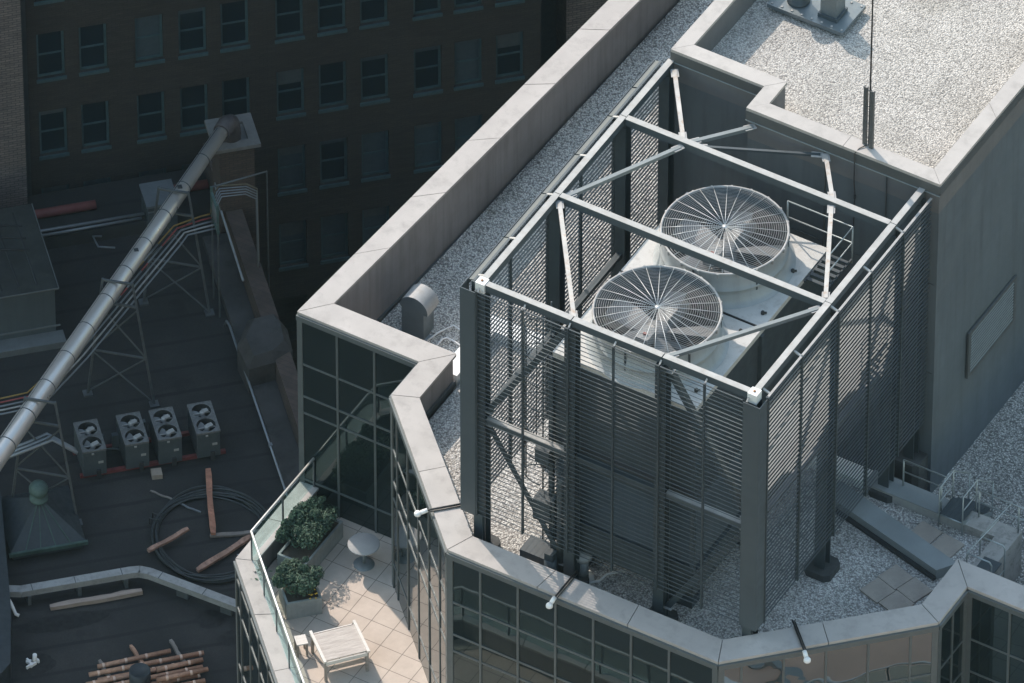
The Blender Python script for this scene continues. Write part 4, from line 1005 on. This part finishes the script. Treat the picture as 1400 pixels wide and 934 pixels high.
# condensers ---------------------------------------------------------------------
def condenser():
    t_ = lthing('air_conditioner', 'grey twin fan air conditioner, leftmost of the row of four', 'air conditioner', .50, 9.5, ZR+.12, 'twin fan air conditioners on the red rails')
    w2, l2, H = .325, .60, .92
    c = MB(); c.box(-w2,w2,-l2,-l2+.02,0,H); c.box(-w2,w2,l2-.02,l2,0,H); c.box(-w2,-w2+.02,-l2+.02,l2-.02,0,H); c.box(w2-.02,w2,-l2+.02,l2-.02,0,H); c.box(-w2+.02,w2-.02,-l2+.02,l2-.02,.02,H-.32)
    cs_ = c.build('case', M['cond'], t_)
    c = MB(); c.box(.10,.24,-l2-.012,-l2,.42,.50); c.cbox((-.05,-l2-.015,.82),(.07,.03,.05)); c.build('label_plate', M['cond_motor'], cs_)
    c = MB(); c.cbox((.1,-l2-.03,.05),(.12,.06,.3)); c.build('service_valve', M['dark'], cs_)
    c = MB()
    for y in (-.29,.29): c.ring_plate(0, y, w2, .30, .265, H+.004, 32)
    for x0,x1,y0,y1 in ((-w2-.012,-w2+.012,-l2,l2),(w2-.012,w2+.012,-l2,l2),(-w2,w2,-l2-.012,-l2+.012),(-w2,w2,l2-.012,l2+.012)): c.box(x0,x1,y0,y1,H-.04,H+.02)
    tp = c.build('top_panel', M['cond_top'], t_)
    c = MB(); c.tube([(.2,l2,.35),(.2,l2+.12,.35),(.22,l2+.16,.0),(.24,l2+.6,-.06)], .028, 6); c.tube([(.08,l2,.22),(.08,l2+.1,.22),(.1,l2+.14,-.02),(.3,l2+.6,-.06)], .018, 6); c.build('refrigerant_line', M['pipe_grey'], t_)
    for y in (-.29,.29):
        c = MB(); c.lathe([(.265,.0),(.265,-.26)], (0,y,H), 32); c.disc((0,y,H-.25),.264,32); c.build('fan_well', M['dark'], tp)
        c = MB()
        for k in range(3):
            a = 2*PI*k/3+.6+y; ca, sa = math.cos(a), math.sin(a); vs = []
            for rr, ch in ((.06,.10),(.15,.20),(.25,.24)):
                for q_ in (-.5,.5): vs.append((rr*ca-q_*ch*sa, y+rr*sa+q_*ch*ca, H-.13-q_*ch*.35))
            c.add(vs, [(0,1,3,2),(2,3,5,4)])
        c.build('fan', M['cond_fan'], tp)
        c = MB(); c.lathe([(.075,-.16),(.075,-.05),(.05,-.03),(0,-.03)], (.02,y,H), 14); c.bar((-.24,y,H-.1),(.24,y,H-.1),.03,.02); c.cbox((.11,y+.02,H-.05),(.15,.13,.06),.3); c.build('motor', M['cond_motor'], tp)
    return t_
ac = condenser()
for x, y, lb in ((1.70,9.5,'grey twin fan air conditioner, second from the left of the row of four'),(2.62,9.53,'grey twin fan air conditioner, third from the left of the row of four'),(3.70,9.55,'grey twin fan air conditioner, rightmost of the row and standing apart')):
    o = copy_tree(ac); o.location = LW(x,y,ZR+.12); tag(o, lb)
for y, lb in ((9.98,'red steel rail under the front ends of the four air conditioners'),(9.05,'red steel rail under the rear ends of the four air conditioners')):
    c = MB(); c.box(-2.0,2.1,-.05,.05,0,.11); lobj(c,'support_rail',M['red_rail'],2.1,y,ZR,lb,'rail','red rails below the air conditioners')
c = MB(); c.tube([(-.9,.1,.1),(0,0,.1),(.4,-.2,.1)], .03, 6); c.tube([(-.55,.3,.35),(-.3,.32,.35)], .05, 6); c.cbox((.05,.1,.3),(.2,.15,.5)); c.cbox((.9,.5,.25),(.16,.14,.45)); c.cbox((-.35,.15,.3),(.14,.1,.5))
lobj(c,'pipe_fittings',M['cond'],1.25,9.2,ZR,'small grey valves and pipes between the two left air conditioners','pipes')
# hose coil ------------------------------------------------------------------------
c = MB(); rr = random.Random(4)
for k in range(9):
    R1 = 1.58+rr.uniform(-.1,.12); R2 = 1.68+rr.uniform(-.1,.12); ph = rr.uniform(0,6); ox, oy = rr.uniform(-.06,.06), rr.uniform(-.07,.07)
    c.tube([(ox+R1*math.cos(a), oy+R2*math.sin(a), .06+.035*(k%4)+.04*math.sin(3*a+ph)) for a in [2*PI*i/72 for i in range(72)]], .028, 7, True)
for a in (2.5,2.62): c.tube([(1.52*math.cos(a),1.6*math.sin(a),.0),(1.52*math.cos(a),1.6*math.sin(a),.24),(1.78*math.cos(a),1.86*math.sin(a),.24),(1.78*math.cos(a),1.86*math.sin(a),0)], .02, 6)
lobj(c,'hose_coil',M['hose'],3.10,13.15,ZR,'wide black coil of hose lying flat on the tar roof','hose')
# planks -----------------------------------------------------------------------------
def plank(a, b_, w_, h_, mat, name, label, z=0.03, group='loose planks around the hose coil'):
    A_ = Vector((a[0],-a[1],0)); B_ = Vector((b_[0],-b_[1],0)); mid = (A_+B_)/2; dd = B_-A_
    c = MB(); L_ = dd.length; n_ = 5
    w_ *= .82; rp = random.Random(int(abs(A_.x*31+A_.y*17)*10)); n_ = 9; secs = []
    for k in range(n_+1):
        x_ = -L_/2+L_*k/n_; y_ = .012*math.sin(k*.9+rp.random()); e_ = rp.uniform(.86,1.06) if 0 < k < n_ else rp.uniform(.7,.95)
        secs.append([(x_+rp.uniform(-.02,.02), y_-w_/2*e_, 0), (x_, y_+w_/2*e_, 0), (x_, y_+w_/2*e_, h_*rp.uniform(.9,1.05)), (x_+rp.uniform(-.02,.02), y_-w_/2*e_, h_*rp.uniform(.9,1.05))])
    vs = [p for s_ in secs for p in s_]
    c.add(vs, [(4*k+j, 4*k+(j+1)%4, 4*k+4+(j+1)%4, 4*k+4+j) for k in range(n_) for j in range(4)]+[(3,2,1,0),(4*n_,4*n_+1,4*n_+2,4*n_+3)])
    lobj(c, name, M[mat], mid.x, -mid.y, ZR+z, label, 'plank', group, math.atan2(dd.y,dd.x))
plank((3.53,10.75),(3.10,13.25),.20,.09,'copper','plank','orange wooden plank running upright under the hose coil',.20)
plank((3.05,13.12),(4.6,13.30),.16,.07,'grey_wood','plank','greyish plank meeting the foot of the orange upright plank',.02)
plank((1.24,13.46),(2.5,12.88),.16,.08,'copper2','plank','pinkish short plank crossing the left rim of the hose coil',.2)
plank((2.40,14.42),(4.1,13.50),.20,.09,'copper2','plank','peeling orange plank pointing at the terrace corner',.1)
plank((1.85,11.0),(2.35,11.45),.06,.04,'grey_wood','metal_rod','thin grey rod outside the coil, upper left',.02,'thin rods by the hose coil')
plank((2.45,11.6),(3.0,12.15),.06,.04,'pipe_grey','metal_rod','thin grey rod inside the coil at its upper left',.02,'thin rods by the hose coil')
plank((3.6,14.0),(4.3,14.15),.05,.04,'pipe_grey','metal_rod','thin grey rod beside the terrace corner',.02,'thin rods by the hose coil')
plank((-1.80,14.80),(.76,14.80),.20,.14,'timber','timber_beam','long weathered timber beam below the grey cable duct',.02,'timber')
# cable duct --------------------------------------------------------------------------
td = lthing('cable_duct', 'grey sheet metal cable duct bending across the tar roof to the terrace corner', 'duct', 0, 0)
pts = [(-3.3,-13.8),(-2.95,-14.2),(-2.5,-14.33),(.55,-14.33),(.8,-14.36),(1.05,-14.5),(3.6,-16.75)]
c = MB()
for a, b_ in zip(pts[:-1], pts[1:]):
    c.bar((a[0],a[1],.42),(b_[0],b_[1],.42),.26,.2)
for p in pts[1:-1]: c.lathe([(0,.321),(.128,.321),(.128,.519),(0,.519)], (p[0],p[1],0), 16)
c.build('trunking', M['tray'], td)
c = MB()
for x in (-2.3,-.9,.4): c.box(x-.05,x+.05,-14.5,-14.16,0,.319)
for t_ in (.3,.7):
    p = (1.05+2.55*t_,-14.5-2.25*t_); c.cbox((p[0],p[1],.16),(.1,.34,.318),R(49))
c.build('stand', M['iron'], td)
c = MB()
for x in (-2.2,-1.0,.3): c.bar((x,-14.2,.525),(x,-14.46,.525),.02,.012)
for t_ in (.1,.5,.9):
    p = (1.05+2.55*t_,-14.5-2.25*t_); c.cbox((p[0],p[1],.526),(.02,.27,.012),R(-41))
c.build('joint_strip', M['iron'], td)
# pole stack ---------------------------------------------------------------------------
poles = [(-1.05,1.0,16.98,.16),(-1.35,1.85,17.22,.20),(-1.15,1.75,17.42,.13),(-1.5,1.6,17.62,.18),(.45,1.75,17.60,.30),(-1.2,1.70,17.84,.22),(.35,1.80,17.98,.32),(-1.6,1.55,18.10,.16),(-1.3,1.65,18.32,.20)]
ordn = ['topmost','second','third','fourth','fifth','sixth','seventh','eighth','lowest']
for (x0,x1,y,z), od in zip(poles, ordn):
    dy = random.uniform(-.03,.05)
    y += .28; t_ = lthing('wooden_pole', f'tan wooden pole with pale bands, {od} from the top of the loose pile', 'pole', x0, y+.12+dy, ZR+z, 'banded poles piled at the lower left')
    L_ = x1-x0; c = MB(); c.tube([(0,0,0),(L_,.12-dy,0)], .068, 8); c.build('shaft', M['pole'], t_)
    k = random.uniform(.05,.3)
    while k < L_:
        c = MB(); c.tube([(k,(.12-dy)*k/L_,0),(k+.07,(.12-dy)*(k+.07)/L_,0)], .073, 8); c.build('band', M['band'], t_); k += random.uniform(.5,.72)
for a, b_, lb in (((.0,16.75),(.25,17.75),'short tan bearer sticking out above the pole pile, middle one'),((1.1,16.8),(1.3,17.85),'short grey bearer sticking out above the pole pile, right one'),((-.95,17.1),(-.8,17.85),'short grey bearer sticking out above the pole pile, left one')):
    plank(a, b_, .12, .1, 'pole' if 'tan' in lb else 'grey_wood', 'bearer', lb, .03, 'bearers under the pole pile')
dr = lthing('steel_drum', 'dark blue drum standing in front of the pole pile at the photo bottom', 'drum', -.1, 18.42)
c = MB(); c.lathe([(0,.78),(.25,.78),(.27,.81),(.29,.81),(.29,.55),(.30,.53),(.29,.51),(.29,.28),(.30,.26),(.29,.24),(.29,0),(0,0)], (0,0,0), 28); c.build('barrel', M['pyramid'], dr)
# pipes along the right kerb ------------------------------------------------------------
c = MB(); c.tube([(5.28,-5.2,.15),(5.3,-5.35,.45),(5.33,-5.6,.5),(5.36,-13.2,.5)], .035, 8); c.cbox((5.36,-10.5,.5),(.1,.12,.1)); lobj(c,'kerb_pipe',M['pipe_grey'],0,0,ZR,'pale pipe along the roof kerb below the brick block','pipe','pale pipes along the right roof kerb')
c = MB(); c.tube([(6.0,-1.0,1.6),(6.02,-1.2,1.05),(5.98,-4.5,1.05)], .035, 8); lobj(c,'kerb_pipe',M['pipe_grey'],0,0,ZR,'pale pipe along the roof kerb below the chimney','pipe','pale pipes along the right roof kerb')
c = MB(); c.prism([(-.15,-.13),(.14,-.16),(.16,.13),(-.13,.15)],0,.16); lobj(c,'stone_block',M['sand_block'],2.15,10.42,ZR,'small sandstone block in front of the air conditioners','block')
c = MB(); rr = random.Random(2)
for k in range(9): c.cbox((rr.uniform(-.2,.2),rr.uniform(-.12,.12),.03+.03*rr.random()),(.1+.1*rr.random(),.05,.05+.06*rr.random()),rr.uniform(0,3))
c.tube([(.1,.05,0),(.12,.06,.3)], .06, 8)
lobj(c,'broken_fitting',M['white'],-2.75,16.72,ZR,'broken white plastic fitting lying in a dark stain','debris')
c = MB(); c.tube([(-.1,.35,.5),(.0,.1,.35),(.08,-.1,.12),(.16,-.16,.1)], .05, 8); lobj(c,'downspout',M['white'],-2.85,14.75,ZR,'short white downspout elbow at the left edge','pipe')
# dark wall at the extreme left
lwall = lthing('side_wall', 'dark blue grey wall end with coping at the lower left edge', 'wall', -3.6, 14.0)
c = MB(); c.prism([(-3,4.0),(-3,-8),(.15,-4.0),(.95,-1.3),(.95,.2),(1.2,3.0)][::-1] if False else [(-3,3.6),(-3,-6.5),(.15,-3.4),(.62,-1.3),(1.0,1.2),(1.3,3.2)], -2, .9); c.build('wall', M['pyramid'], lwall)

# ------------------------------------------------------------------ air
hz = MB(); hz.box(-420,420,-420,420,-61.5,236)
hm = bpy.data.materials.new('haze_air'); hm.use_nodes = True; hn = hm.node_tree; hn.nodes.remove(hn.nodes['Principled BSDF'])
pv_ = hn.nodes.new('ShaderNodeVolumePrincipled'); pv_.inputs['Color'].default_value = (.62,.90,1,1); pv_.inputs['Density'].default_value = .00003; pv_.inputs['Anisotropy'].default_value = 0.0
hn.links.new(pv_.outputs[0], hn.nodes['Material Output'].inputs['Volume'])
tag(hz.build('haze', hm), kind='stuff')
# ------------------------------------------------------------------ light, sky, camera
SUN_AZ = Vector((.88,-.475)).normalized(); EL = 42.5
sun = bpy.data.lights.new('sun', 'SUN'); sun.energy = 2.25; sun.angle = R(.55); sun.color = (1,.885,.775)
so = bpy.data.objects.new('sun', sun); COL.objects.link(so)
dirv = Vector((SUN_AZ.x*math.cos(R(EL)), SUN_AZ.y*math.cos(R(EL)), -math.sin(R(EL))))
so.rotation_euler = dirv.to_track_quat('-Z','Y').to_euler(); so.location = (-60,40,80)
wd = bpy.data.worlds.new('World'); sc.world = wd; wd.use_nodes = True; nt = wd.node_tree
sky = nt.nodes.new('ShaderNodeTexSky'); sky.sky_type = 'NISHITA'; sky.sun_disc = False; sky.sun_elevation = R(EL)
sky.sun_rotation = math.atan2(-SUN_AZ.x, -SUN_AZ.y); sky.dust_density = 1.5; sky.air_density = 2.3; sky.ozone_density = 2.0; sky.altitude = 50
bg = nt.nodes['Background']; nt.links.new(sky.outputs[0], bg.inputs['Color']); bg.inputs['Strength'].default_value = .15
cam = bpy.data.cameras.new('camera'); co = bpy.data.objects.new('camera', cam); COL.objects.link(co)
co.location = (117.1590, -197.8339, 229.3500); co.rotation_euler = (R(46),0,R(30.45))
cam.sensor_width = 36; cam.lens = 450.0; cam.clip_start = 1; cam.clip_end = 9000
sc.camera = co
vs_ = sc.view_settings; vs_.view_transform = 'Standard'; vs_.look = 'None'; vs_.gamma = 1; vs_.exposure = .86; vs_.use_curve_mapping = False
sc.cycles.max_bounces = 8; sc.cycles.transparent_max_bounces = 12
